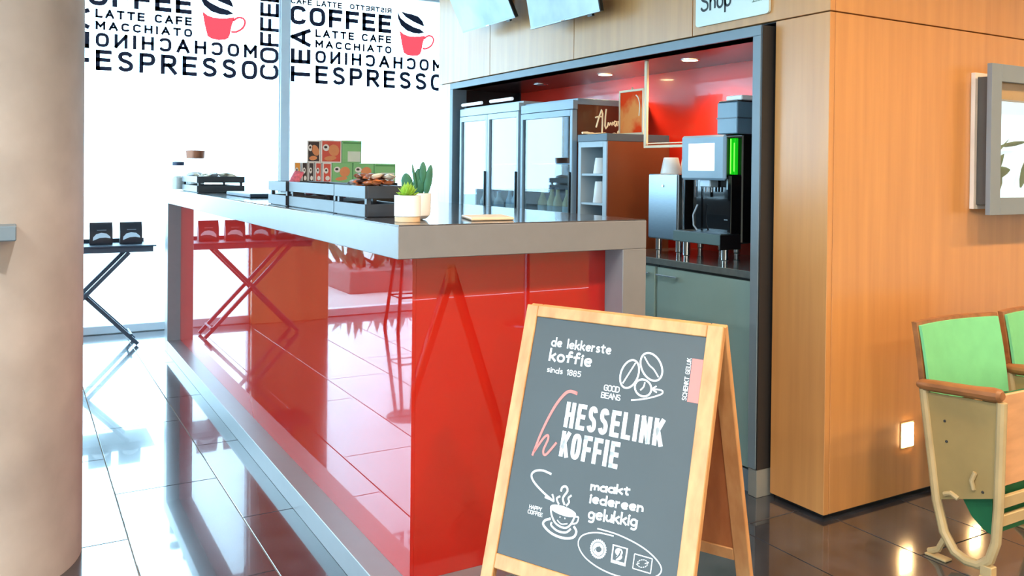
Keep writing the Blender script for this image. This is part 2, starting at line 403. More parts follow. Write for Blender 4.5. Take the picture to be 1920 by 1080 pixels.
# glazed wall
m = MB(); m.box(LX, 4.6, WY-0.03, WY+0.1, 3.02, CZ); m.box(3.82, 4.5, WY-0.03, WY+0.1, 0, 3.02)
m.box(LX, -3.85, WY-0.03, WY+0.1, 0, 3.02)
wall_win = m.build('wall_windows', WHITE, kind='structure')
m = MB(); m.box(-0.35, 0.33, WY-0.12, WY+0.1, 0, 3.02, bev=0.003); m.build('panel', WOOD, wall_win)
def win_pt(a, b): return (a, WY-0.022, b)
def decal(pane, dx, full_=True):
    T = lambda t, r, **k: lettering(t, (r[0]+dx, r[1], r[2]+dx, r[3]), win_pt, k.pop('mat', NAVY), pane, **k)
    T('CAFE LATTE', (2.114, 2.826, 2.587, 2.880), w=0.013, gap=0.4)
    T('RISTRETTO', (2.661, 2.832, 3.074, 2.880), mirror=True, w=0.013, gap=0.35)
    T('COFFEE', (2.110, 2.643, 3.073, 2.813), w=0.037, gap=0.42)
    T('TEA', (2.118, 2.130, 2.297, 2.612), rot=True, w=0.035, gap=0.35)
    T('LATTE CAFE', (2.339, 2.546, 3.074, 2.618), w=0.018, gap=0.55)
    T('MACCHIATO', (2.340, 2.451, 3.077, 2.520), w=0.018, gap=0.6)
    T('MOCHACHINO', (2.341, 2.313, 3.615, 2.427), mirror=True, w=0.025, gap=0.6)
    T('ESPRESSO', (2.343, 2.126, 3.62, 2.290), w=0.032, gap=0.5)
    lo = MB()   # cup emblem
    fn = lambda a, b: win_pt(a+dx, b)
    lo.poly([(3.156, 2.680), (3.20, 2.648), (3.25, 2.634), (3.31, 2.634), (3.36, 2.640), (3.425, 2.655), (3.40, 2.58), (3.385, 2.50), (3.372, 2.47), (3.345, 2.452), (3.29, 2.445), (3.235, 2.452), (3.20, 2.472), (3.178, 2.56)], fn)
    lo.ribbon([(3.412, 2.62), (3.45, 2.652), (3.495, 2.65), (3.512, 2.615), (3.49, 2.565), (3.44, 2.53), (3.396, 2.525)], 0.018, fn)
    lo.build('cup_emblem', REDINK, pane, smooth=False)
    lo = MB()
    lo.poly([(3.135, 2.862), (3.165, 2.80), (3.22, 2.76), (3.30, 2.725), (3.37, 2.71), (3.415, 2.683), (3.36, 2.665), (3.30, 2.667), (3.23, 2.685), (3.17, 2.73), (3.14, 2.79)], fn)
    lo.poly([(3.165, 2.862), (3.22, 2.812), (3.30, 2.775), (3.37, 2.752), (3.415, 2.738), (3.395, 2.79), (3.35, 2.83), (3.29, 2.845), (3.22, 2.852)], fn)
    lo.build('bean_emblem', NAVY, pane, smooth=False)
    lettering('COFFEE', (2.03+1.61+dx, 2.135, 2.03+1.775+dx, 2.94), win_pt, NAVY, pane, rot=True, w=0.030, gap=0.25)
for k, (a, b) in enumerate(BAYS):
    w = thing('window_%d' % (k+1), None, None, ((a+b)/2, WY, 0), kind='structure')
    m = MB(); m.box(a, b, WY-0.004, WY+0.004, 0.07, 2.985); pane = m.build('pane', PANE, w)
    m = MB(); m.box(a, b, WY-0.04, WY+0.06, 0.004, 0.07, bev=0.004); m.build('bottom_rail', WFRAME, w)
    m = MB(); m.box(a, b, WY-0.04, WY+0.06, 2.985, 3.03, bev=0.004); m.build('top_rail', WFRAME, w)
    for x in (a, b-0.012):
        m = MB(); m.box(x, x+0.012, WY-0.04, WY+0.06, 0.07, 2.985, bev=0.004); m.build('stile', WFRAME, w)
    decal(pane, -1.795*k if k < 2 else a-2.10)
for x in (2.02, -2.13):
    m = MB(); m.box(x, x+0.08, WY-0.06, WY+0.08, 0, 3.02, bev=0.004); m.build('mullion', WFRAME, wall_win)
# pavement outside
m = MB(); m.box(-40, 30, WY+0.1, 45, -0.10, -0.03); m.box(-40, LX-0.1, -30, WY+0.1, -0.10, -0.03); m.build('pavement', M('pale_pavement', (190, 188, 184), rough=0.9), kind='structure',
      label='pale pavement outside the windows', cat='pavement')

# right block: timber wall with the coffee niche cut into it
WX, PYW = 2.73, 2.275
m = MB(); m.box(WX+0.03, 3.32, PYW+0.03, 5.84, 1.985, CZ); m.box(3.25, 3.32, PYW+0.03, 5.84, 0, 1.985); m.box(WX+0.03, 3.25, PYW+0.03, 2.55, 0, 1.985)
m.box(WX+0.03, 3.25, 5.53, 5.84, 0, 1.985); m.box(3.32, 8, PYW+0.03, PYW+0.12, 0, CZ)
wall_r = m.build('wall_right', DARKM, kind='structure')
def panel(x0, x1, y0, y1, z0, z1, mat=WOOD):
    m = MB(); m.box(x0, x1, y0, y1, z0, z1, bev=0.0015); return m.build('panel', mat, wall_r)
g = 0.002
ys = [PYW, 3.06, 4.045, 5.04, 5.84]
for a, b in zip(ys, ys[1:]): panel(WX, WX+0.029, a+g if a > PYW else a, b-g, 1.988, CZ-0.005)
panel(WX, WX+0.029, 5.53, 5.84, 0.02, 1.983)
panel(WX, WX+0.029, PYW, 2.55, 0.02, 1.983)
xs = [WX+0.0295, 4.40, 5.50, 6.60, 7.70]
for a, b in zip(xs, xs[1:]):
    panel(a+g, b-g, PYW, PYW+0.029, 0.02, 1.983); panel(a+g, b-g, PYW, PYW+0.029, 1.988, CZ-0.005)

# niche lining and surround
NX0, NX1, NY0, NY1, NZ = 2.67, 3.23, 2.62, 5.475, 1.925
m = MB(); m.box(NX1, NX1+0.015, NY0, NY1, 0.0, NZ); m.build('panel', REDN, wall_r, label='red gloss niche back')
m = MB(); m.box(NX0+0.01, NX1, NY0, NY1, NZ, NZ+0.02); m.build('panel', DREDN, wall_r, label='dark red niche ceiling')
t = thing('trim_1', None, None, (NX0, (NY0+NY1)/2, 0), kind='structure')
m = MB(); m.box(NX0, WX+0.05, 2.575, NY1+0.045, NZ, 1.968, bev=0.002); m.build('header', GREYM, t)
m = MB(); m.box(NX0, WX+0.05, 2.575, NY0, 0.117, NZ, bev=0.002); m.build('jamb', GREYM, t)
m = MB(); m.box(NX0, WX+0.05, NY1, NY1+0.045, 0.117, NZ, bev=0.002); m.build('jamb', GREYM, t)
m = MB(); m.box(NX0+0.003, WX+0.05, 2.568, 2.5749, 0.117, 1.966); m.build('jamb_return', DARKM, t)
m = MB(); m.box(NX0+0.004, WX+0.05, 2.57, NY0, 0, 0.1165, bev=0.002); m.build('jamb_foot', M('zinc_foot', (140, 140, 134), rough=0.5), t)
m = MB(); m.box(NX0+0.03, NX0+0.06, NY0, NY1, 0, 0.09); m.build('kickboard', GREYM, t)

# concrete column
m = MB(); m.lathe([(0.4, 0), (0.4, CZ-0.002)], (-0.19, 3.42, 0), seg=96)
m.build('column', CONC, kind='structure', label='round bare concrete column at the left edge', cat='column')
# ledge fixed to the column
led = MB(); led.box(-0.62, 0.002, 2.93, 3.065, 1.128, 1.172, bev=0.003)
led.build('wall_ledge', GREYM, label='dark grey ledge fixed to the concrete column', cat='ledge')

# ================================================================== COUNTER
CT = 1.19
ctr = thing('service_counter', 'long bar counter with grey waterfall top and glossy red panels', 'counter', (1.42, 4.5, 0))
m = MB(); m.box(0.96, 1.875, 2.32, 6.80, 1.09, 1.186, bev=0.002); top = m.build('worktop', SLAB, ctr)
m = MB(); m.box(0.963, 1.872, 2.323, 6.797, 1.186, 1.19); m.build('worktop_surface', TOPM, top, label='dark polished top surface')
m = MB(); m.box(1.775, 1.875, 2.32, 2.46, 0.0, 1.0895, bev=0.002); m.build('leg', SLAB, ctr)
m = MB(); m.box(0.96, 1.875, 6.67, 6.80, 0.0, 1.0895, bev=0.002); m.build('leg', SLAB, ctr)
m = MB(); m.box(0.96, 1.7745, 2.32, 6.6695, 0.0, 0.085, bev=0.002); m.build('plinth', SLAB, ctr)
m = MB(); m.box(1.05, 1.062, 2.42, 6.6695, 0.0855, 1.0895); m.build('side_panel', RED, ctr, label='glossy red side panel')
m = MB(); m.box(1.0625, 1.7745, 2.42, 2.432, 0.0855, 1.0895); m.build('end_panel', RED, ctr, label='glossy red end panel')
m = MB(); m.box(1.80, 1.82, 2.4605, 6.6695, 0.02, 1.0895); m.build('back_panel', GREYM, ctr)

# ================================================================== CHALKBOARD A-FRAME
AP = Vector((1.298, 2.15, 0.962)); ae = Vector((0.4352, -0.9004, 0)).normalized(); an = Vector((-0.9004, -0.4352, 0)).normalized()
AT = R_(17.3); AW = 0.595; AL = 1.0
ad = Vector((0, 0, -math.cos(AT)))+an*math.sin(AT); aN = an*math.cos(AT)+Vector((0, 0, math.sin(AT)))
bd = Vector((0, 0, -math.cos(AT)))-an*math.sin(AT); bN = -an*math.cos(AT)+Vector((0, 0, math.sin(AT)))
BP = AP-an*0.030
def fp(a, b, h=0.0): return AP+ae*a+ad*b+aN*h
def rp(a, b, h=0.0): return BP+ae*a+bd*b+bN*h
mid = AP+ae*AW/2
ab = thing('sidewalk_sign', 'wooden a-frame chalkboard advertising coffee in front of the counter', 'sign', (mid.x, mid.y, 0))
for fn, nm in ((fp, 'front'), (rp, 'rear')):
    m = MB(); m.hexa(fn, 0, 0.038, 0, AL, -0.022, 0, bev=0.002); m.build('stile', OAK, ab)
    m = MB(); m.hexa(fn, 0.552, AW, 0, AL, -0.022, 0, bev=0.002); m.build('stile', OAK, ab)
    m = MB(); m.hexa(fn, 0.0385, 0.5515, 0, 0.032, -0.022, 0, bev=0.002); m.build('rail', OAK, ab)
    m = MB(); m.hexa(fn, 0.0385, 0.5515, 0.679, 0.717, -0.022, 0, bev=0.002); m.build('rail', OAK, ab)
    m = MB(); m.hexa(fn, 0.0385, 0.5515, 0.0325, 0.6785, -0.011, -0.005); pn = m.build('chalk_panel', CHALK, ab)
    m = MB(); m.hexa(fn, 0.0385, 0.5515, 0.0325, 0.6785, -0.018, -0.0115); m.build('backing_board', PLY, ab)
    if nm == 'front': cpan = pn
m = MB(); m.tube([fp(0.06, 0.006, -0.024), fp(0.10, 0.006, -0.024)], 0.006); m.build('hinge', STEEL, ab)
m = MB(); m.tube([fp(0.49, 0.006, -0.024), fp(0.53, 0.006, -0.024)], 0.006); m.build('hinge', STEEL, ab)
bp = lambda a, b: fp(a, b, -0.0042)
def CT_(t, a0, b0, a1, b1, mat=CHALKW, **k): return lettering(t, (a0, b1, a1, b0), bp, mat, cpan, **k)
CT_('de lekkerste', 0.099, 0.083, 0.290, 0.111, w=0.0046, gap=0.2, jitter=0.03)
CT_('koffie', 0.099, 0.115, 0.237, 0.153, w=0.0062, gap=0.2, jitter=0.03)
CT_('sinds 1885', 0.099, 0.166, 0.209, 0.183, w=0.0026, gap=0.18, jitter=0.03)
CT_('GOOD', 0.284, 0.190, 0.331, 0.2065, w=0.0026, gap=0.12)
CT_('BEANS', 0.279, 0.2105, 0.337, 0.2265, w=0.0026, gap=0.12)
CT_('HESSELINK', 0.180, 0.252, 0.471, 0.320, w=0.0118, gap=0.7)
CT_('KOFFIE', 0.180, 0.330, 0.356, 0.397, w=0.0118, gap=0.7)
CT_('maakt', 0.288, 0.439, 0.401, 0.464, w=0.0052, gap=0.16, tilt=-0.09, jitter=0.02)
CT_('iedereen', 0.291, 0.469, 0.444, 0.495, w=0.0052, gap=0.18, tilt=-0.06, jitter=0.02)
CT_('gelukkig', 0.293, 0.503, 0.433, 0.542, w=0.0052, gap=0.18, tilt=-0.08, jitter=0.02)
CT_('HAPPY', 0.115, 0.536, 0.155, 0.5465, w=0.0019, gap=0.2)
CT_('COFFEE', 0.113, 0.549, 0.160, 0.5595, w=0.0019, gap=0.2)
lettering('SCHENKT GELUK', (0.507, 0.197, 0.5195, 0.090), bp, CHALKW, cpan, rot=True, w=0.0020, gap=0.3)
m = MB(); m.poly([(0.5215, 0.090), (0.5513, 0.090), (0.5513, 0.199), (0.5215, 0.199)], bp); m.build('tab_print', SALMON, cpan, smooth=False)
def stroke(name, mat, parts):
    m = MB()
    for p in parts: m.ribbon(p[0], p[1], bp, closed=len(p) > 2 and p[2])
    return m.build(name, mat, cpan, smooth=False)
def ell(c, a, b, rot, n=20, t0=0, t1=360, full=True):
    o = []
    k = n if full else n+1
    for i in range(k):
        t = R_(t0+(t1-t0)*i/n); x, y = a*math.cos(t), b*math.sin(t)
        o.append((c[0]+x*math.cos(rot)-y*math.sin(rot), c[1]+x*math.sin(rot)+y*math.cos(rot)))
    return o
stroke('script_letter', SALMON, [([(0.205, 0.226), (0.184, 0.224), (0.168, 0.234), (0.146, 0.267), (0.127, 0.311), (0.112, 0.356), (0.098, 0.411)], (0.009, 0.006)),
    ([(0.102, 0.400), (0.123, 0.362), (0.136, 0.350), (0.139, 0.361), (0.130, 0.392), (0.140, 0.401), (0.167, 0.364)], (0.006, 0.006)), ([(0.205, 0.222), (0.205, 0.231)], 0.004)])
stroke('bean_drawing', CHALKW, [(ell((0.353, 0.153), 0.038, 0.025, R_(105)), 0.005, True), ([(0.366, 0.122), (0.356, 0.142), (0.347, 0.160), (0.337, 0.180)], 0.004),
    (ell((0.412, 0.126), 0.039, 0.027, R_(50)), 0.005, True), ([(0.388, 0.102), (0.405, 0.122), (0.42, 0.132), (0.436, 0.150)], 0.004),
    (ell((0.397, 0.183), 0.024, 0.021, R_(20)), 0.005, True), ([(0.400, 0.168), (0.398, 0.180), (0.390, 0.190)], 0.004),
    ([(0.368, 0.219), (0.395, 0.213), (0.425, 0.203), (0.450, 0.191), (0.452, 0.183), (0.440, 0.181), (0.424, 0.182)], 0.004), ([(0.434, 0.173), (0.424, 0.182), (0.437, 0.189)], 0.004)])
stroke('arrow_drawing', CHALKW, [([(0.167, 0.447), (0.139, 0.443), (0.115, 0.449), (0.106, 0.462), (0.118, 0.478), (0.15, 0.497), (0.184, 0.512)], 0.0055),
    ([(0.158, 0.508), (0.175, 0.510), (0.187, 0.513)], 0.005), ([(0.179, 0.496), (0.184, 0.504), (0.187, 0.514)], 0.005)])
stroke('cup_drawing', CHALKW, [([(0.204, 0.517), (0.197, 0.509), (0.195, 0.503), (0.204, 0.496)], 0.005), ([(0.204, 0.484), (0.206, 0.473), (0.217, 0.469), (0.223, 0.479), (0.213, 0.499), (0.221, 0.515)], 0.0055),
    ([(0.237, 0.487), (0.229, 0.496), (0.233, 0.505), (0.226, 0.516)], 0.005),
    (ell((0.219, 0.530), 0.038, 0.0095, R_(3)), 0.004, True), ([(0.181, 0.530), (0.188, 0.549), (0.205, 0.566), (0.232, 0.570), (0.248, 0.557), (0.257, 0.532)], 0.005),
    ([(0.257, 0.536), (0.267, 0.536), (0.264, 0.550), (0.250, 0.556)], 0.004), ([(0.206, 0.556), (0.220, 0.563), (0.238, 0.558)], 0.003),
    ([(0.186, 0.557), (0.169, 0.566), (0.168, 0.578), (0.196, 0.592), (0.232, 0.595), (0.260, 0.587), (0.267, 0.571), (0.257, 0.560)], 0.006),
    ([(0.191, 0.565), (0.191, 0.573), (0.212, 0.582), (0.237, 0.580), (0.250, 0.568)], 0.005),
    ([(0.2115, 0.547), (0.2145, 0.547)], 0.0035), ([(0.2265, 0.547), (0.2295, 0.547)], 0.0035)])
m = MB(); m.poly(ell((0.219, 0.530), 0.036, 0.008, R_(3)), bp); m.build('cup_drawing', CHALKW, cpan, smooth=False)
stroke('oval_drawing', CHALKW, [([(0.373, 0.557), (0.324, 0.560), (0.286, 0.576), (0.278, 0.600), (0.302, 0.625), (0.350, 0.641), (0.408, 0.645), (0.470, 0.634), (0.503, 0.618), (0.510, 0.599), (0.488, 0.579), (0.446, 0.562), (0.384, 0.551), (0.325, 0.550)], 0.0032)])
m = MB()
m.poly([(0.336+(0.024 if i % 2 else 0.0215)*math.cos(i*math.pi/24), 0.597+(0.024 if i % 2 else 0.0215)*math.sin(i*math.pi/24)) for i in range(48)], bp)
m.build('seal_print', CHALKW, cpan, smooth=False)
bq = lambda a, b: fp(a, b, -0.0036)
m = MB(); m.ribbon(ell((0.336, 0.597), 0.0165, 0.0165, 0), 0.0016, bq, closed=True); m.poly(ell((0.338, 0.598), 0.008, 0.006, R_(-30)), bq); m.ribbon([(0.325, 0.604), (0.332, 0.594), (0.341, 0.590)], 0.002, bq)
m.build('seal_print', CHALK, cpan, smooth=False)
m = MB(); m.poly([(0.374, 0.576), (0.417, 0.576), (0.416, 0.619), (0.375, 0.619)], bp); m.build('emblem_print', CHALKW, cpan, smooth=False)
m = MB(); m.poly([(0.378, 0.579), (0.413, 0.579), (0.412, 0.6115), (0.379, 0.6115)], bq); m.build('emblem_print', CHALK, cpan, smooth=False)
bq2 = lambda a, b: fp(a, b, -0.0031)
m = MB(); m.poly(ell((0.394, 0.590), 0.0105, 0.009, 0), bq2); m.poly(ell((0.396, 0.603), 0.010, 0.0058, R_(-35)), bq2); m.build('emblem_print', CHALKW, cpan, smooth=False)
m = MB(); m.ribbon([(0.386, 0.609), (0.394, 0.600), (0.398, 0.591), (0.397, 0.586)], 0.0035, lambda a, b: fp(a, b, -0.0026)); m.build('emblem_print', CHALK, cpan, smooth=False)
stroke('leaf_print', CHALKW, [([(0.436, 0.584), (0.484, 0.584)], 0.0025), ([(0.484, 0.584), (0.484, 0.618)], 0.0025), ([(0.484, 0.618), (0.436, 0.618)], 0.0025), ([(0.436, 0.618), (0.436, 0.584)], 0.0025)]
    + [(ell((0.460, 0.601), 0.014, 0.0085, R_(-20), n=14, t0=t, t1=t+16, full=False), 0.0022) for t in range(0, 360, 26)] + [([(0.444, 0.607), (0.452, 0.602)], 0.002), ([(0.466, 0.600), (0.476, 0.594)], 0.002)])

# ================================================================== COUNTER-TOP THINGS
def crate(x0, x1, y0, y1, label, h=0.105, slat=0.042):
    t = thing('wooden_crate', label, 'crate', ((x0+x1)/2, (y0+y1)/2, CT), group='black slatted crates on the counter')
    w = 0.009; z0 = CT
    for a, b in ((z0+0.002, z0+0.002+slat), (z0+h-slat, z0+h)):
        for xx in (x0, x1-w):
            m = MB(); m.box(xx, xx+w, y0, y1, a, b, bev=0.001); m.build('slat', CRATE, t)
        for yy in (y0, y1-w):
            m = MB(); m.box(x0+w+0.0003, x1-w-0.0003, yy, yy+w, a, b, bev=0.001); m.build('slat', CRATE, t)
    for xx in (x0+w+0.0005, x1-2*w-0.0105):
        for yy in (y0+w+0.0005, y1-w-0.0205):
            m = MB(); m.box(xx, xx+0.015, yy, yy+0.02, z0+0.004, z0+h-0.004); m.build('corner_post', CRATE, t)
    m = MB(); m.box(x0+w, x1-w, y0+w, y1-w, z0, z0+0.0035); m.build('base_board', CRATE, t)
    return t
crate(1.008, 1.175, 2.725, 3.045, 'black slatted crate piled with brown snack packets, beside the potted plants')
crate(1.016, 1.20, 3.075, 3.675, 'longest black slatted crate on the counter, in front of the tea boxes')
crate(1.006, 1.20, 3.69, 3.985, 'short black slatted crate next to the window end of the tea boxes')
crate(1.02, 1.325, 5.865, 6.45, 'black slatted crate at the far window end of the counter')

# snack packets heaped in the near crate
PK = [M('brown_wrapper', (122, 66, 34), rough=0.35, var=0.5, scale=60), M('orange_wrapper', (206, 104, 48), rough=0.3, var=0.4, scale=55), M('cream_wrapper', (232, 214, 186), rough=0.35, var=0.2, scale=50),
      M('dark_wrapper', (58, 34, 26), rough=0.3, var=0.5, scale=60), M('silver_wrapper', (188, 190, 196), rough=0.25, var=0.3, scale=50), M('pink_wrapper', (206, 96, 110), rough=0.35, var=0.4, scale=70)]
def packet(loc, mat, label, group, size=(0.05, 0.03, 0.016), rot=(0, 0, 0)):
    m = MB(); a, b, c_ = size
    rows = [(-a/2, 0.15), (-a/2+0.006, 0.12), (-a/2+0.009, 0.6), (-a/6, 1.0), (a/6, 1.0), (a/2-0.009, 0.6), (a/2-0.006, 0.12), (a/2, 0.15)]
    rings = []
    for x, k in rows:
        kk = 0.92 if k < 0.5 else 1.0
        rings.append([m.bm.verts.new((x, b/2*kk*math.cos(q*math.pi/4), c_/2*k*math.sin(q*math.pi/4))) for q in range(8)])
    for A, B in zip(rings, rings[1:]):
        for q in range(8): m.bm.faces.new((A[q], A[(q+1) % 8], B[(q+1) % 8], B[q]))
    m.bm.faces.new(rings[0][::-1]); m.bm.faces.new(rings[-1])
    o = m.build('snack_packet', mat, label=label, cat='snack', group=group, base=(0, 0, 0))
    o.location = loc; o.rotation_euler = rot
    return o
rr = random.Random(3)
for k in range(40):
    lay = k//14; i = k % 14
    x = 1.068+0.048*((i % 2)) + rr.uniform(-.004, .004); y = 2.775+0.036*(i//2)+rr.uniform(-.006, .006)
    z = CT+0.094+0.021*lay+rr.uniform(0, .004)
    mat = PK[[0, 1, 3, 2, 0, 1, 3, 4][rr.randrange(8)]]
    packet((x, y, z), mat, 'small wrapped snack heaped in the crate beside the potted plants', 'wrapped snacks in the near crate', (0.05, 0.032, 0.018), (rr.uniform(-.35, .35), rr.uniform(-.25, .25), rr.uniform(0, 3)))
for k in range(18):
    x = 1.09+0.055*(k % 4)+rr.uniform(-.006, .006); y = 5.95+0.105*(k//4)+rr.uniform(-.008, .008)
    packet((x, y, CT+0.09+rr.uniform(0, .03)), PK[[2, 4, 2][k % 3]], 'pale wrapped sweet heaped in the far crate', 'pale sweets in the far crate', (0.07, 0.042, 0.024), (rr.uniform(-.4, .4), rr.uniform(-.5, .5), rr.uniform(0, 3)))
packet((1.07, 3.755, CT+0.122), PK[5], 'pink sweet packet poking up from the short crate', None, (0.07, 0.05, 0.02), (0.2, -0.9, 0.6))
for k in range(7):
    packet((1.075+0.05*(k % 2), 3.15+0.07*k, CT+0.06), PK[[5, 3, 0][k % 3]], 'snack bar lying inside the longest crate', 'snack bars in the longest crate', (0.075, 0.035, 0.018), (0.1, 0.1, 1.4))

# tea boxes on a low riser
TY = 4.10
m = MB(); m.box(1.15, 1.69, TY-0.005, TY+0.09, CT, 1.285, bev=0.002)
m.build('display_riser', BLACK, label='low black riser under the rows of tea boxes', cat='riser')
TEA = {'orange': (240, 164, 70), 'black': (58, 50, 56), 'red': (222, 92, 80), 'green': (138, 208, 142), 'white': (248, 246, 244), 'amber': (230, 152, 104), 'pale': (222, 240, 226)}
for k_, v_ in TEA.items(): M('tea_'+k_, v_, rough=0.45, var=0.04, scale=20)
def teabox(x0, x1, z0, z1, col, label, style=0, d=0.075):
    t = thing('tea_box', label, 'tea box', ((x0+x1)/2, TY+d/2, z0), group='tea boxes on the riser')
    white = col != 'green'
    m = MB(); m.box(x0, x1, TY, TY+d, z0, z1, bev=0.001); m.build('carton', MATS['tea_white' if white else 'tea_green'], t)
    f = lambda a, b: (a, TY-0.0006, b)
    w, h = x1-x0, z1-z0; e = min(0.006, w*0.12)
    if white:
        m = MB(); m.poly([(x0+e, z0+e), (x1-e, z0+e), (x1-e, z1-e), (x0+e, z1-e)], f); m.build('front_print', MATS['tea_'+col], t, smooth=False)
    f2 = lambda a, b: (a, TY-0.0012, b)
    if style == 0:      # narrow end: wavy pale mark with a dark dot
        m = MB(); m.poly(ell((x0+w*0.38, z0+h*0.60), w*0.26, h*0.15, 0, n=12), f2); m.poly(ell((x0+w*0.55, z0+h*0.22), w*0.25, h*0.12, 0, n=12), f2); m.build('front_print', MATS['tea_white'], t, smooth=False)
        m = MB(); m.poly(ell((x0+w*0.38, z0+h*0.62), w*0.12, h*0.06, 0, n=10), lambda a, b: (a, TY-0.0018, b)); m.build('front_print', MATS['tea_black'], t, smooth=False)
    elif style == 1:    # broad front with picture
        m = MB(); m.poly(ell((x0+w*0.62, z0+h*0.55), w*0.26, h*0.26, 0.4, n=14), f2); m.poly(ell((x0+w*0.45, z0+h*0.2), w*0.3, h*0.1, 0.1, n=12), f2); m.build('front_print', MATS['tea_amber'], t, smooth=False)
        m = MB(); m.poly(ell((x0+w*0.24, z0+h*0.66), w*0.16, h*0.15, 0, n=12), f2); m.build('front_print', MATS['tea_white'], t, smooth=False)
        m = MB(); m.poly(ell((x0+w*0.22, z0+h*0.68), w*0.08, h*0.06, 0, n=10), lambda a, b: (a, TY-0.0018, b)); m.build('front_print', MATS['tea_black'], t, smooth=False)
    elif style == 2:    # pale label
        m = MB(); m.poly([(x0+w*0.28, z0+h*0.06), (x1-w*0.06, z0+h*0.06), (x1-w*0.06, z0+h*0.52), (x0+w*0.28, z0+h*0.52)], f2); m.build('front_print', MATS['tea_pale'], t, smooth=False)
        m = MB(); m.poly([(x0+w*0.04, z1-h*0.14), (x1-w*0.04, z1-h*0.14), (x1-w*0.04, z1-h*0.08), (x0+w*0.04, z1-h*0.08)], f2); m.build('front_print', M('tea_deepgreen', (84, 160, 96)), t, smooth=False)
    return t
B0, B1, B2 = 1.2852, 1.382, 1.494
teabox(1.159, 1.189, B0, B1, 'orange', 'orange tea box at the left end of the lower row', 0)
teabox(1.196, 1.223, B0, B1, 'black', 'black tea box beside the orange one in the lower row', 0)
teabox(1.228, 1.255, B0, B1, 'black', 'black tea box touching the red ones in the lower row', 0)
teabox(1.262, 1.292, B0, B1, 'red', 'narrow red tea box beside the black one in the lower row', 0)
teabox(1.298, 1.343, B0, B1, 'red', 'red tea box beside the green ones in the lower row', 0)
teabox(1.346, 1.450, B0, B1, 'green', 'green tea box next to the red ones in the lower row', 1)
teabox(1.454, 1.563, B0, B1, 'green', 'middle green tea box of the lower row', 1)
teabox(1.566, 1.680, B0, B1, 'green', 'green tea box at the right end of the lower row', 2)
teabox(1.220, 1.286, B1+0.0003, B2-0.004, 'black', 'black tea box with brown picture in the upper row', 1)
teabox(1.289, 1.393, B1+0.0003, B2, 'red', 'red tea box in the middle of the upper row', 1)
teabox(1.396, 1.497, B1+0.0003, B2, 'green', 'green tea box with pale label in the upper row', 2)

# potted plants
p = thing('potted_succulent', 'white straight pot with wooden foot holding a light green rosette succulent', 'plant', (1.052, 2.468, CT))
cx, cy = 1.052, 2.468
m = MB(); m.lathe([(0.038, 0.0165), (0.041, 0.018), (0.041, 0.082), (0.037, 0.082), (0.036, 0.072), (0.0, 0.072)], (cx, cy, CT), 32, cap=False); m.build('pot', CREAM, p)
m = MB(); m.lathe([(0.0385, 0.0), (0.0395, 0.001), (0.0395, 0.016), (0.036, 0.0162)], (cx, cy, CT), 32); m.build('pot_foot', POTWOOD, p)
m = MB(); m.lathe([(0.0355, 0.0725), (0.0, 0.075)], (cx, cy, CT), 20, cap=False); m.build('soil', SOIL, p)
for ring, (n, rad, hh, ln) in enumerate(((9, 0.012, 0.016, 0.040), (8, 0.008, 0.030, 0.036), (6, 0.005, 0.040, 0.026), (4, 0.002, 0.048, 0.014))):
    for k in range(n):
        a = k*2*math.pi/n+ring*0.4
        q0 = Vector((cx+rad*0.4*math.cos(a), cy+rad*0.4*math.sin(a), CT+0.074)); q1 = Vector((cx+(rad+ln*0.62)*math.cos(a), cy+(rad+ln*0.62)*math.sin(a), CT+0.076+hh))
        m = MB(); m.leaf(q0, q1, 0.017, 0.006, (-math.sin(a), math.cos(a), 0)); m.build('leaf', LEAFL, p)
p = thing('potted_cactus', 'rounded white pot holding a dark green paddle cactus', 'plant', (1.128, 2.575, CT))
cx, cy = 1.128, 2.575
m = MB(); m.lathe([(0.020, 0.0), (0.034, 0.003), (0.045, 0.014), (0.048, 0.03), (0.048, 0.086), (0.044, 0.086), (0.043, 0.076), (0, 0.076)], (cx, cy, CT), 32, cap=False); m.build('pot', CREAM, p)
m = MB(); m.lathe([(0.0425, 0.0765), (0.0, 0.079)], (cx, cy, CT), 20, cap=False); m.build('soil', SOIL, p)
PAD = ((0, .3), (.15, .72), (.4, 1), (.7, .95), (.9, .6), (1, .2))
ux, uy = 0.866, -0.5
for dx, z0, z1, lean, w in ((-0.022, 0.077, 0.150, -0.012, 0.040), (0.012, 0.077, 0.135, 0.004, 0.034), (0.018, 0.12, 0.188, 0.003, 0.024), (0.030, 0.077, 0.178, 0.016, 0.026), (-0.004, 0.10, 0.180, -0.010, 0.010), (0.005, 0.077, 0.165, 0.001, 0.030)):
    m = MB(); m.leaf((cx+ux*dx, cy+uy*dx+0.01*math.sin(dx*200), CT+z0), (cx+ux*(dx+lean), cy+uy*(dx+lean), CT+z1), w, 0.009, (ux, uy, 0), prof=PAD, seg=10); m.build('leaf', LEAFD, p)
# serving board
m = MB(); m.hexa(lambda a, b, c_: (1.255+0.9*a+0.30*b, 2.43-0.05*a+0.95*b, c_), 0.0, 0.17, 0.0, 0.20, CT+0.0005, CT+0.010, bev=0.003)
m.build('serving_board', M('pale_beech', (236, 206, 172), rough=0.5, scale=6, stretch=(2, 8, 1), var=0.08), label='pale wooden serving board lying flat on the counter top', cat='board')
m = MB(); m.hexa(lambda a, b, c_: (a, b, c_), 1.10, 1.34, 4.75, 5.35, CT+0.0005, CT+0.022, bev=0.004)
m.build('serving_tray', M('dark_tray', (52, 66, 84), rough=0.4), label='dark flat tray on the counter before the far crate', cat='tray')
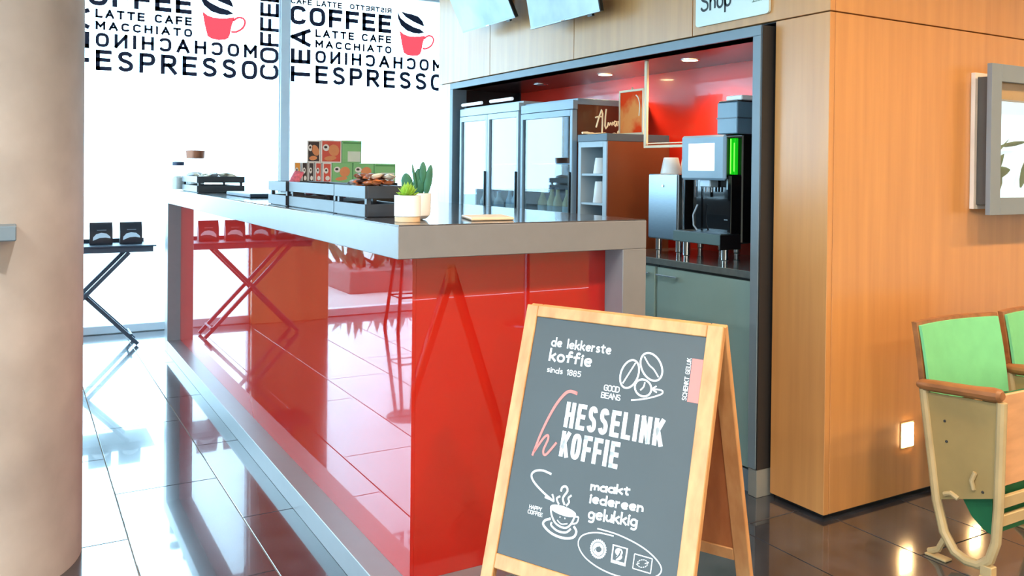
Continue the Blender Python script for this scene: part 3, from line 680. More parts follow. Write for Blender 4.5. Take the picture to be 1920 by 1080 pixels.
# storage jars at the far end
def jar(x, y, r, h, lidmat, label, lidh, fill, flare=0.0):
    t = thing('storage_jar', label, 'jar', (x, y, CT))
    m = MB(); m.lathe([(r*0.9, 0.001), (r, 0.008), (r, h*0.80), (r*0.86, h*0.92), (r*0.86, h)], (x, y, CT), 28, cap=False); m.build('glass_body', JARG, t)
    m = MB(); m.lathe([(r*0.9, h+0.0005), (r*(0.92+flare), h+0.004), (r*(0.92+flare*2), h+lidh), (r*0.5, h+lidh+0.002)], (x, y, CT), 28); m.build('lid', lidmat, t)
    m = MB(); m.lathe([(r*0.86, 0.006), (r*0.93, 0.012), (r*0.93, h*0.5), (r*0.6, h*0.56), (0.01, h*0.58)], (x, y, CT), 20); m.build('contents', fill, t)
WS = M('white_sugar', (240, 236, 230), rough=0.9, var=0.06, scale=80)
jar(1.012, 6.56, 0.045, 0.175, M('navy_lid', (52, 62, 92), rough=0.4), 'small glass jar with navy lid at the window end of the counter', 0.028, WS)
jar(1.125, 6.535, 0.066, 0.228, M('copper_lid', (176, 112, 84), rough=0.35, metal=0.3), 'tall glass jar with copper lid behind the far crate', 0.058, WS, 0.06)

# ================================================================== NICHE THINGS
NB = 0.0
# base cabinets and worktop
for (a, b, lab) in ((2.625, 3.262, 'sage grey base cabinet under the coffee machine beside the timber pillar'), (3.268, 3.665, 'sage grey base cabinet half hidden behind the counter end')):
    t = thing('base_cabinet', lab, 'cabinet', (2.95, (a+b)/2, 0.09))
    m = MB(); m.box(2.72, 3.20, a, b, 0.092, 0.90); m.build('carcass', DARKM, t)
    m = MB(); m.box(2.70, 2.7195, a+0.006, b-0.006, 0.10, 0.892, bev=0.002); dr = m.build('door', CABD, t)
    hy = b-0.10 if a < 3 else a+0.10
    m = MB(); m.box(2.672, 2.684, hy-0.075, hy+0.075, 0.855, 0.863, bev=0.002); m.box(2.683, 2.70, hy-0.06, hy-0.052, 0.855, 0.862); m.box(2.683, 2.70, hy+0.052, hy+0.06, 0.855, 0.862)
    m.build('handle', CHROME, dr)
m = MB(); m.box(2.695, 3.225, 2.622, 3.67, 0.905, 0.936, bev=0.002)
m.build('cabinet_worktop', M('niche_worktop', (96, 104, 104), rough=0.14, coat=0.4, var=0.08, scale=40), label='dark glossy worktop under the coffee machine', cat='worktop')
WT = 0.9365
# milk cooler (steel box on legs)
t = thing('milk_cooler', 'brushed steel cooler box standing on legs left of the coffee machine', 'cooler', (2.98, 3.335, WT))
m = MB(); m.box(2.80, 3.17, 3.225, 3.452, 1.018, 1.345, bev=0.004); m.build('body', STEEL, t)
m = MB(); m.box(2.796, 2.7995, 3.232, 3.446, 1.024, 1.340, bev=0.001); dr = m.build('door', STEEL, t)
m = MB(); m.lathe([(0.006, 0), (0.006, 0.004)], (0, 0, 0), 12)
for v in m.bm.verts: v.co = Vector((2.7955-v.co.z, 3.335+v.co.x, 1.285+v.co.y))
m.build('lock', CHROME, dr)
for lx, ly in ((2.84, 3.26), (2.84, 3.415), (3.12, 3.26), (3.12, 3.415)):
    m = MB(); m.lathe([(0.014, 0), (0.014, 0.02), (0.018, 0.025), (0.018, 1.0175-WT)], (lx, ly, WT), 14); m.build('leg', CHROME, t)
CUPM = M('white_porcelain', (240, 236, 232), rough=0.3, var=0.01)
def cup(x, y, z, r, h, label, group, inv=True):
    m = MB()
    pr = [(r, 0), (r*1.02, 0.004), (r*0.74, h*0.94), (r*0.70, h), (0.0, h)] if inv else [(r*0.7, 0), (r*0.74, 0.004), (r, h)]
    m.lathe(pr, (x, y, z), 22, cap=False)
    return m.build('cup', CUPM, label=label, cat='cup', group=group)
cup(2.88, 3.375, 1.3455, 0.052, 0.082, 'white upturned cup on the steel cooler, front one', None)
cup(2.99, 3.36, 1.3455, 0.052, 0.082, 'white upturned cup on the steel cooler, rear one', None)

# coffee machine
t = thing('coffee_machine', 'black bean to cup coffee machine with large touch screen and green light', 'coffee machine', (2.95, 3.02, WT))
m = MB(); m.box(2.86, 3.16, 2.86, 3.19, 1.03, 1.53, bev=0.006); m.build('body', BLACKG, t)
m = MB(); m.box(2.795, 2.8595, 2.862, 2.885, 1.076, 1.34, bev=0.002); m.build('side_cheek', BLACKG, t)
m = MB(); m.box(2.775, 2.80, 2.8865, 3.182, 1.318, 1.527, bev=0.010); sc = m.build('screen_housing', M('housing_blue_grey', (142, 166, 182), rough=0.35, var=0.02), t)
m = MB(); m.box(2.7735, 2.7748, 2.951, 3.125, 1.362, 1.489); m.build('display', M('lit_display', (236, 248, 255), em=1.6, em_rgb=(226, 246, 255)), sc)
m = MB(); m.box(2.80, 2.8595, 2.92, 3.17, 1.34, 1.515); m.build('screen_arm', BLACK, t)
m = MB(); m.box(2.838, 2.8595, 2.8855, 2.9195, 1.345, 1.512, bev=0.002); gp = m.build('light_panel', M('green_glow', (10, 160, 20), em=0.5, em_rgb=(20, 210, 20), rough=0.2), t)
m = MB(); m.box(2.8355, 2.8378, 2.909, 2.913, 1.35, 1.508); m.box(2.8355, 2.8378, 2.8875, 2.8905, 1.36, 1.49); m.build('light_strip', M('green_strip', (90, 255, 60), em=2.0, em_rgb=(110, 255, 70)), gp)
m = MB(); m.box(2.81, 2.99, 2.845, 2.975, 1.5305, 1.676, bev=0.004); hp = m.build('bean_hopper', M('hopper_smoke', (96, 124, 142), rough=0.2, var=0.05), t)
m = MB(); m.box(2.808, 2.992, 2.843, 2.977, 1.60, 1.606); m.build('hopper_band', M('hopper_band', (62, 82, 96), rough=0.3), hp)
m = MB(); m.box(2.815, 2.985, 2.85, 2.97, 1.6765, 1.683, bev=0.002); m.build('hopper_lid', BLACK, hp)
m = MB(); m.box(2.74, 2.8595, 2.868, 3.192, 1.024, 1.074, bev=0.003); tr = m.build('drip_tray', M('tray_teal_grey', (92, 116, 118), rough=0.35), t)
m = MB(); m.box(2.746, 2.858, 2.875, 3.185, 1.0742, 1.077); m.build('drip_grid', STEEL, tr)
m = MB(); m.box(2.735+0.0, 2.86, 2.8645, 2.8678, 1.005, 1.073); m.build('tray_side', BLACK, tr)
m = MB(); m.box(2.80, 2.855, 3.005, 3.075, 1.285, 1.333, bev=0.004); sp = m.build('spout_block', SILVER, t)
for k in range(3):
    m = MB(); m.tube([(2.8285, 3.02+0.02*k, 1.285), (2.8285, 3.02+0.02*k, 1.262)], 0.005); m.build('spout', CHROME, sp)
m = MB(); m.tube([(2.81, 3.110, 1.318), (2.81, 3.110, 1.235)], 0.008); m.build('water_spout', CHROME, t)
m = MB(); m.tube([(2.80, 3.186, 1.318), (2.80, 3.186, 1.078)], 0.006); m.build('steam_pipe', CHROME, t)
m = MB(); m.tube([(2.83, 3.12, 1.20), (2.82, 3.14, 1.15), (2.82, 3.135, 1.10), (2.825, 3.115, 1.078)], 0.004); m.build('milk_hose', SILVER, t)
m = MB(); m.box(2.834, 2.8594, 2.888, 2.935, 1.275, 1.325, bev=0.002); m.build('label_plate', M('plate_pale', (168, 196, 206), rough=0.4), t)
m = MB(); m.tube([(2.845, 2.92, 1.14), (2.845, 2.92, 1.175)], 0.003); m.tube([(2.845, 2.90, 1.135), (2.845, 2.955, 1.135)], 0.003); m.build('tap_lever', CHROME, t)
for lx, ly in ((2.80, 2.90), (2.80, 3.16), (3.12, 2.90), (3.12, 3.15)):
    m = MB(); m.lathe([(0.014, 0), (0.014, 0.015), (0.018, 0.02), (0.018, 1.0235-WT)], (lx, ly, WT), 14); m.build('leg', CHROME, t)
m = MB(); m.box(2.83, 2.96, 2.84, 2.94, 1.6835, 1.706, bev=0.004)
m.build('paper_pack', CREAM, label='white paper pack lying on the bean hopper', cat='pack')

# cup shelf unit
t = thing('shelf_unit', 'tall open shelf unit with cups between fridge and coffee machine', 'shelf', (2.91, 3.81, 0.09))
SU = M('shelf_pale_grey', (176, 190, 198), rough=0.45, var=0.02); SUB = M('shelf_brown_side', (116, 62, 36), rough=0.35, var=0.05)
m = MB(); m.box(2.70, 3.12, 3.671, 3.681, 0.092, 1.515); m.build('side_panel', SUB, t, label='brown outer side')
m = MB(); m.box(2.70, 3.12, 3.6815, 3.715, 0.092, 1.515, bev=0.001); m.build('upright', SU, t)
m = MB(); m.box(2.70, 3.12, 3.918, 3.945, 0.092, 1.515, bev=0.001); m.build('upright', SU, t)
m = MB(); m.box(3.10, 3.12, 3.7155, 3.9175, 0.092, 1.515); m.build('back_board', M('shelf_back', (92, 100, 106), rough=0.6), t)
m = MB(); m.box(2.70, 3.10, 3.7155, 3.9175, 1.485, 1.515); m.build('top_board', SU, t)
for z in (1.338, 1.180, 1.02, 0.7, 0.4):
    m = MB(); m.box(2.705, 3.099, 3.7155, 3.9175, z-0.008, z+0.004); m.build('shelf_board', SU, t)
m = MB(); m.box(2.695, 3.12, 3.672, 3.945, 1.5155, 1.556, bev=0.002); m.build('cap_box', M('cap_dark_blue', (66, 84, 98), rough=0.4), t)
for (z, hh, lv) in ((1.3425, 0.085, 'top'), (1.1845, 0.115, 'middle'), (1.0245, 0.075, 'lower')):
    for x_, y_, wh in ((2.747, 3.797, 'front right'), (2.747, 3.876, 'front left'), (2.835, 3.768, 'back right'), (2.835, 3.868, 'back left')):
        if wh == 'front left' and lv != 'lower': continue
        cup(x_, y_, z, 0.040, hh, 'white upturned cup on the %s shelf of the shelf unit, %s' % (lv, wh), 'white cups in the shelf unit')
# script sign and framed print on top of the shelf unit
t = thing('script_sign', 'cream script letters on a ragged strip above the shelf unit', 'sign', (2.86, 3.925, 1.5565))
CRW = M('cream_wire', (246, 226, 186), rough=0.5, em=0.15)
sf = lambda a, b: (a, 3.925, b)
def wire(pts, r=0.0045):
    m = MB(); m.tube([sf(*q) for q in pts], r, 6); return m
m = wire([(2.805, 1.60), (2.825, 1.66), (2.842, 1.70), (2.848, 1.68), (2.848, 1.62), (2.846, 1.565)]); m.build('letter', CRW, t)
m = wire([(2.800, 1.655), (2.825, 1.662), (2.85, 1.66)]); m.build('letter', CRW, t)
m = wire([(2.874, 1.705), (2.868, 1.66), (2.866, 1.61), (2.872, 1.595), (2.884, 1.61), (2.89, 1.63)]); m.build('letter', CRW, t)
m = wire([(2.89, 1.63), (2.898, 1.615), (2.906, 1.63), (2.914, 1.615), (2.922, 1.635)]); m.build('letter', CRW, t)
m = wire([(2.948, 1.635), (2.934, 1.64), (2.928, 1.62), (2.938, 1.61), (2.948, 1.632), (2.952, 1.612)]); m.build('letter', CRW, t)
m = wire([(2.956, 1.64), (2.964, 1.615), (2.974, 1.64), (2.966, 1.59), (2.954, 1.575)]); m.build('letter', CRW, t)
m = wire([(2.984, 1.62), (2.99, 1.64), (2.996, 1.62), (2.986, 1.61)]); m.build('letter', CRW, t)
m = MB(); rr = random.Random(5)
m.tube([(2.71+0.40*k/24, 3.922+rr.uniform(-.004, .004), 1.5645+rr.uniform(-.003, .004)) for k in range(25)], [0.006+rr.uniform(0, .002) for k in range(25)], 6); m.build('base_strip', CRW, t)
t = thing('framed_print', 'small orange picture in a cream frame standing on the shelf unit', 'picture', (2.93, 3.79, 1.5565))
FRM = M('cream_frame', (240, 214, 178), rough=0.45, var=0.04); ORP = M('orange_print', (244, 66, 20), rough=0.8, spec=0.1, rgb2=(250, 150, 80), scale=5, ramp=(0.45, 0.6))
px = 2.94
for a in ((px, px+0.014, 3.678, 3.690, 1.557, 1.808), (px, px+0.014, 3.886, 3.898, 1.557, 1.808), (px, px+0.014, 3.6905, 3.8855, 1.557, 1.569), (px, px+0.014, 3.6905, 3.8855, 1.796, 1.808)):
    m = MB(); m.box(*a, bev=0.001); m.build('frame_bar', FRM, t)
m = MB(); m.box(px+0.004, px+0.012, 3.6905, 3.8855, 1.5695, 1.7955); pr = m.build('picture', ORP, t)
m = MB(); m.ribbon([(3.72, 1.66), (3.715, 1.72), (3.73, 1.76), (3.75, 1.775)], 0.008, lambda a, b: (px+0.0035, a, b)); m.build('picture_line', FRM, pr, smooth=False)
m = MB(); m.tube([(px+0.007, 3.775, 1.808), (px+0.007, 3.785, 1.82), (px+0.007, 3.795, 1.808)], 0.003, 6); m.build('hanger', FRM, t)
# frame hanging from the niche ceiling
t = thing('hanging_frame', 'pale wooden frame hanging from the niche ceiling above the steel cooler', 'frame', (2.81, 3.3, 1.476))
m = MB(); m.box(2.80, 2.815, 3.478, 3.492, 1.49, NZ-0.001, bev=0.002); m.build('frame_bar', FRM, t)
m = MB(); m.box(2.803, 2.812, 3.4935, 3.503, 1.476, NZ-0.001, bev=0.002); m.build('frame_edge', FRM, t)
m = MB(); m.box(2.80, 2.815, 3.196, 3.492, 1.476, 1.4895, bev=0.002); m.build('frame_bar', FRM, t)
m = MB(); m.box(2.803, 2.812, 3.196, 3.477, 1.4965, 1.502, bev=0.001); m.build('frame_edge', FRM, t)

# fridges
def fridge(y0, y1, zt, label, doors, trim, bars=False):
    t = thing('glass_door_fridge', label, 'fridge', (2.95, (y0+y1)/2, 0.092))
    INS = M('fridge_inside', (196, 206, 210), rough=0.5, var=0.02); SIDE = M('fridge_side_warm_lit', (104, 58, 38), rough=0.3, coat=0.3, var=0.05)  # warm red light on the side walls is painted into their brown
    m = MB(); m.box(2.735, 3.22, y0, y0+0.02, 0.094, zt-0.035); m.build('side_wall', SIDE, t)
    m = MB(); m.box(2.735, 3.22, y1-0.02, y1, 0.094, zt-0.035); m.build('side_wall', SIDE, t)
    m = MB(); m.box(3.20, 3.22, y0+0.02, y1-0.02, 0.094, zt-0.035); m.build('back_wall', INS, t)
    m = MB(); m.box(2.735, 3.22, y0, y1, zt-0.0345, zt, bev=0.002); m.build('top_cover', trim, t)
    m = MB(); m.box(2.735, 3.199, y0+0.0205, y1-0.0205, 0.094, 0.12); m.build('bottom', INS, t)
    for z in (0.42, 0.74, 1.055, 1.40):
        m = MB(); m.box(2.76, 3.19, y0+0.0205, y1-0.0205, z-0.006, z); m.build('shelf_board', SILVER, t)
    m = MB(); m.box(2.703, 2.7345, y0, y1, zt-0.062, zt-0.012, bev=0.001); m.build('header_panel', trim, t)
    w = (y1-y0)/doors
    for k in range(doors):
        a, b = y0+k*w+0.002, y0+(k+1)*w-0.002; fb = 0.024
        d = MB(); d.box(2.70, 2.734, a, a+fb, 0.10, zt-0.066, bev=0.002); d.box(2.70, 2.734, b-fb, b, 0.10, zt-0.066, bev=0.002)
        d.box(2.70, 2.734, a+fb, b-fb, 0.10, 0.15); d.box(2.70, 2.734, a+fb, b-fb, zt-0.10, zt-0.066)
        dd = d.build('door', trim, t)
        m = MB(); m.box(2.712, 2.718, a+fb, b-fb, 0.15, zt-0.10); m.build('door_glass', DOORG, dd)
        m = MB(); m.box(2.685, 2.699, a+0.006, a+0.018, 1.0, 1.35, bev=0.003); m.build('handle', BLACK, dd)
        if bars:
            m = MB(); m.tube([(2.69, a+0.06, zt+0.015), (2.69, b-0.06, zt+0.015)], 0.011, 12); m.build('lamp_tube', M('tube_white', (236, 244, 250), em=0.5), t)
    return t
TRD = M('fridge_trim_pale', (196, 212, 222), rough=0.35, var=0.02); TRN = M('fridge_trim_grey', (150, 172, 188), rough=0.35, var=0.02)
fridge(4.005, 4.578, 1.766, 'single glass door drinks fridge next to the shelf unit', 1, TRN)
fridge(4.605, 5.42, 1.79, 'double glass door drinks fridge at the left end of the niche', 2, TRD, True)
def bottle(x, y, z, h, r, mats, label, group):
    t = thing('bottle', label, 'bottle', (x, y, z), group=group)
    m = MB(); m.lathe([(r*0.9, 0), (r, 0.006), (r, h*0.55), (r*0.42, h*0.78), (r*0.38, h*0.94)], (x, y, z), 14); m.build('glass_body', mats[0], t)
    m = MB(); m.lathe([(r*0.44, h*0.94), (r*0.44, h)], (x, y, z), 12); m.build('cap', mats[1], t)
    m = MB(); m.lathe([(r*1.03, h*0.15), (r*1.03, h*0.45)], (x, y, z), 14, cap=False); m.build('label_band', mats[2], t)
    return t
YB = M('yellow_drink', (226, 196, 110), rough=0.2, var=0.1); BB = M('brown_bottle', (78, 52, 34), rough=0.15); WB = M('white_band', (240, 236, 224), rough=0.5); CB = M('clear_drink', (190, 206, 214), rough=0.15)
for k in range(5):
    y = 4.47-0.085*k
    bottle(2.80+0.012*(k % 2), y, 1.0555, 0.20, 0.030, ((YB, BLACK, WB) if k in (0, 1, 2, 3) else (BB, CREAM, WB)), 'drink bottle on the eye level shelf of the single door fridge', 'bottles in the single door fridge')
for k in range(5):
    bottle(2.80, 4.47-0.09*k, 0.7405, 0.22, 0.032, (CB, BLACK, WB), 'clear bottle on a lower shelf of the single door fridge', 'clear bottles low in the single door fridge')
for k in range(4):
    bottle(2.82, 4.70+0.07*k, 1.0555, 0.18, 0.028, (CB, SILVER, WB), 'clear bottle in the double door fridge', 'bottles in the double door fridge')
for k in range(3):
    bottle(2.82, 5.06+0.1*k, 1.0555, 0.16, 0.034, (WB, SILVER, CB), 'white bottle in the double door fridge', 'white bottles in the double door fridge')

# downlights in the niche ceiling
def downlight(x, y, z, label, group, energy, r=0.04, spot=None, em=True, size=100, col=(1.0, 0.74, 0.44)):
    t = thing('downlight', label, 'lamp', (x, y, z-0.004), group=group)
    m = MB(); m.lathe([(r, -0.004), (r*1.25, -0.003), (r*1.25, -0.0005), (r, -0.0005)], (x, y, z), 24, cap=False); m.build('trim_ring', CHROME, t)
    m = MB(); m.lathe([(r*0.98, -0.003), (r*0.5, -0.005), (0.001, -0.005)], (x, y, z), 24, cap=False); m.build('lens', WARMEM if em else SILVER, t)
    if energy:
        ld = bpy.data.lights.new('lamp_light', 'SPOT'); ld.energy = energy; ld.spot_size = R_(size); ld.spot_blend = 0.6; ld.shadow_soft_size = r; ld.color = col
        lo = bpy.data.objects.new('lamp_light', ld); COL.objects.link(lo); lo.parent = t; lo.location = (0, 0, -0.02)
downlight(2.96, 3.332, NZ, 'lit warm downlight above the coffee machine', 'niche downlights', 14, size=150)
downlight(2.996, 4.105, NZ, 'lit warm downlight in the middle of the niche ceiling', 'niche downlights', 12, size=150)
downlight(3.002, 4.832, NZ, 'unlit downlight above the double door fridge', 'niche downlights', 0, em=False)
# foyer lamps in the room ceiling
for x, y in ((2.2, 0.7), (3.6, 0.7), (5.3, 0.7), (2.2, -2.3), (3.8, -2.3), (5.4, -2.3), (6.8, 0.7)):
    downlight(x, y, CZ, 'warm ceiling downlight of the foyer', 'foyer ceiling downlights', 165, r=0.07, size=140, col=(1.0, 0.72, 0.42))

for x, y in ((-1.6, 1.3), (0.5, 0.6), (-1.2, -2.3), (0.5, -2.3), (-3.0, 0.0)):  # unseen lamps, added as neutral fill for the column and counter end
    downlight(x, y, CZ, 'added neutral fill downlight, unseen in the foyer ceiling', 'added neutral fill downlights', 230, r=0.07, size=150, col=(1.0, 0.92, 0.84))

# bar stools of the foyer
def stool(x, y, splay, label):
    t = thing('bar_stool', label, 'stool', (x, y, 0))
    m = MB(); m.lathe([(0.16, 0.0), (0.175, 0.01), (0.175, 0.028), (0.16, 0.036)], (x, y, 0.735), 28); m.build('seat', BLACK, t)
    if splay:
        for a in (45, 135, 225, 315):
            ca, sa = math.cos(R_(a)), math.sin(R_(a))
            m = MB(); m.tube([(x+0.10*ca, y+0.10*sa, 0.734), (x+0.21*ca, y+0.21*sa, 0.001)], 0.016, 8); m.build('leg', DARKM, t)
        for z, r in ((0.28, 0.168),):
            m = MB(); m.tube([(x+r*math.cos(R_(45+90*k)), y+r*math.sin(R_(45+90*k)), z) for k in range(4)], 0.010, 6, closed=True); m.build('footrest', DARKM, t)
    else:
        m = MB(); m.lathe([(0.028, 0.02), (0.028, 0.734)], (x, y, 0), 16); m.build('pole', STEEL, t)
        m = MB(); m.lathe([(0.21, 0.001), (0.21, 0.008), (0.05, 0.03), (0.03, 0.05)], (x, y, 0), 32); m.build('base', STEEL, t)
stool(-0.80, 6.78, True, 'dark bar stool with splayed legs mirrored in the red side panel')
stool(3.95, -1.72, False, 'bar stool with round foot mirrored in the red end panel')
# planter on the pavement
t = thing('planter', 'low stone planter on the pavement mirrored in the red side panel', 'planter', (-1.75, 9.6, -0.03))
m = MB(); m.box(-2.3, -1.1, 9.1, 10.2, -0.0295, 0.22, bev=0.01); m.build('trough', M('planter_stone', (120, 104, 98), rough=0.8), t)
m = MB(); rr = random.Random(9)
for k in range(60):
    px_, py_ = -2.2+1.0*rr.random(), 9.2+0.9*rr.random(); m.leaf((px_, py_, 0.2), (px_+rr.uniform(-.2, .2), py_+rr.uniform(-.2, .2), 0.3+rr.random()*0.35), 0.09, 0.01, (rr.uniform(-1, 1), rr.uniform(-1, 1), 0.1))
m.build('foliage', LEAFD, t, kind='stuff')

# ================================================================== WALL THINGS
# television screens
def tv(y0, y1, xb, zb, tilt, h, label):
    t = thing('wall_screen', label, 'television', (xb, (y0+y1)/2, zb))
    sx, cx_ = math.sin(R_(tilt)), math.cos(R_(tilt))
    fn = lambda a, b, c_: (xb-b*sx+c_*cx_, a, zb+b*cx_+c_*sx)     # a along wall, b up the screen, c backwards
    m = MB(); m.hexa(fn, y0, y1, 0, h, 0, 0.025, bev=0.003); m.build('casing', BLACK, t)
    m = MB(); m.hexa(fn, y0+0.006, y1-0.006, 0.010, h-0.006, -0.0015, -0.0005); sc = m.build('screen', SCREEN, t)
    m = MB(); m.hexa(fn, y0+0.002, y1-0.002, 0.0005, 0.0095, -0.002, -0.0004); m.build('chin', SILVER, t)
    m = MB(); m.hexa(fn, (y0+y1)/2-0.02, (y0+y1)/2+0.02, 0.001, 0.006, -0.004, -0.0022); m.build('badge', CHROME, t)
    yc = (y0+y1)/2
    m = MB(); m.tube([fn(yc, h*0.5, 0.025), (WX-0.012, yc, zb+h*0.5)], 0.018); m.build('wall_arm', BLACK, t)
    m = MB(); m.box(WX-0.012, WX-0.0005, yc-0.08, yc+0.08, zb+h*0.5-0.08, zb+h*0.5+0.08); m.build('wall_plate', BLACK, t)
    m = MB(); m.hexa(fn, y0+0.08, y0+0.12, -0.012, -0.0005, 0.002, 0.018); m.build('sensor', BLACK, t)
tv(4.48, 5.18, 2.60, 2.275, 26, 0.42, 'wall screen nearest the windows, tilted down from the timber wall')
tv(3.612, 4.303, 2.60, 2.178, 11, 0.42, 'wall screen hanging between the tilted screen and the shop sign')
# shop sign
t = thing('shop_sign', 'pale sign reading Shop above the niche', 'sign', (WX-0.01, 2.8, 2.02))
SG = M('pale_sign', (226, 236, 228), rough=0.4, var=0.02)
pts = []
for cx_, cz_, a0 in ((2.593, 2.038, 180), (3.007, 2.038, 270), (3.007, 2.282, 0), (2.593, 2.282, 90)):
    for k in range(5):
        a = R_(a0+k*22.5); pts.append((cx_+0.016*math.cos(a), cz_+0.016*math.sin(a)))
m = MB(); m.prism(pts, lambda a, b, c_: (c_, a, b), WX-0.014, WX-0.002); bd_ = m.build('board', SG, t)
sfn = lambda a, b: (WX-0.0148, -a, b)
lettering('Shop', (-2.992, 2.064, -2.795, 2.178), sfn, BLACK, bd_, w=0.011, gap=0.2)
m = MB()
for k in range(4): m.ribbon([(-2.672+0.004*k, 2.082+0.022*k), (-2.608-0.004*k, 2.084+0.022*k)], 0.004, sfn, smooth=False)
for k in range(4): m.ribbon([(-2.664+0.016*k, 2.080), (-2.668+0.018*k, 2.155)], 0.003, sfn, smooth=False)
m.ribbon([(-2.69, 2.175), (-2.675, 2.17), (-2.66, 2.08)], 0.004, sfn, smooth=False)
m.build('basket_print', M('sign_grey', (150, 168, 150)), bd_, smooth=False)
# step lights low on the timber wall
for x, lab in ((3.234, 'glowing step light low on the timber wall left of the cinema seats'), (3.72, 'glowing step light low on the timber wall behind the cinema seats')):
    t = thing('step_light', lab, 'lamp', (x, PYW, 0.265))
    m = MB(); m.box(x-0.042, x+0.042, PYW-0.004, PYW-0.0003, 0.211, 0.319, bev=0.001); m.build('bezel', M('bezel_warm', (230, 190, 140), rough=0.4), t)
    m = MB(); m.box(x-0.036, x+0.036, PYW-0.008, PYW-0.0042, 0.217, 0.313, bev=0.0008); m.build('lens', WARMEM, t)
# display case on the right wall
t = thing('display_case', 'grey framed display case with leaves on the timber wall', 'display case', (4.1, 2.2, 1.2))
PXF = M('case_back_white', (238, 226, 214), rough=0.5); CG = M('case_grey', (132, 142, 150), rough=0.4, var=0.02); CDK = M('case_dark', (88, 84, 80), rough=0.5)
x0, x1, z0, z1 = 3.645, 4.60, 1.205, 1.805
yF = 2.195
for a in ((x0, x0+0.02, PYW-0.02, PYW-0.0005, z0, z1), (x1-0.02, x1, PYW-0.02, PYW-0.0005, z0, z1), (x0+0.0205, x1-0.0205, PYW-0.02, PYW-0.0005, z0, z0+0.018), (x0+0.0205, x1-0.0205, PYW-0.02, PYW-0.0005, z1-0.018, z1)):
    m = MB(); m.box(*a, bev=0.001); m.build('back_frame', PXF, t)
bx0, bx1, bz0, bz1 = x0+0.022, x1-0.022, z0+0.02, z1-0.02
m = MB(); m.box(bx0, bx0+0.012, yF, PYW-0.001, bz0, bz1); m.box(bx1-0.012, bx1, yF, PYW-0.001, bz0, bz1); m.box(bx0+0.012, bx1-0.012, yF, PYW-0.001, bz0, bz0+0.012); m.box(bx0+0.012, bx1-0.012, yF, PYW-0.001, bz1-0.012, bz1)
m.build('case_body', CDK, t)
fx0, fx1, fz0, fz1 = 3.632, 4.62, 1.182, 1.838
bw = 0.075
for a in ((fx0, fx0+bw, fz0, fz1), (fx1-bw, fx1, fz0, fz1), (fx0+bw+0.0003, fx1-bw-0.0003, fz0, fz0+bw), (fx0+bw+0.0003, fx1-bw-0.0003, fz1-bw, fz1)):
    m = MB(); m.box(a[0], a[1], yF-0.022, yF-0.0005, a[2], a[3], bev=0.001); m.build('front_frame', CG, t)
m = MB(); m.box(bx0+0.013, bx1-0.013, PYW-0.012, PYW-0.004, bz0+0.013, bz1-0.013); bk = m.build('lit_backdrop', M('backdrop_sky', (226, 240, 246), em=0.75, rgb2=(196, 224, 240), scale=3), t)
m = MB(); m.box(bx0+0.013, bx1-0.013, yF+0.01, PYW-0.013, bz1-0.095, bz1-0.013); m.build('top_band', M('case_ochre', (206, 160, 96), rough=0.5), t)
GLF = M('olive_leaf', (96, 110, 62), rough=0.5, var=0.3, scale=20)
for (dx, dz, ex, ez, w) in ((0.00, 0.08, 0.05, 0.21, 0.05), (0.03, 0.10, 0.12, 0.20, 0.055), (0.05, 0.11, 0.17, 0.13, 0.05), (0.01, 0.16, 0.16, 0.27, 0.012), (0.10, 0.235, 0.30, 0.26, 0.022), (0.08, 0.03, 0.10, 0.12, 0.05), (0.26, 0.05, 0.31, 0.20, 0.055), (0.36, 0.05, 0.40, 0.24, 0.055), (0.48, 0.05, 0.55, 0.22, 0.06)):
    m = MB(); m.leaf((3.70+dx, yF+0.035, 1.25+dz), (3.70+ex, yF+0.03, 1.25+ez), w, 0.006, (-(ez-dz), 0, ex-dx)); m.build('leaf', GLF, t)
m = MB(); m.box(fx0+bw-0.004, fx1-bw+0.004, yF+0.001, yF+0.004, fz0+bw-0.004, fz1-bw+0.004); m.build('front_glass', PANE, t)

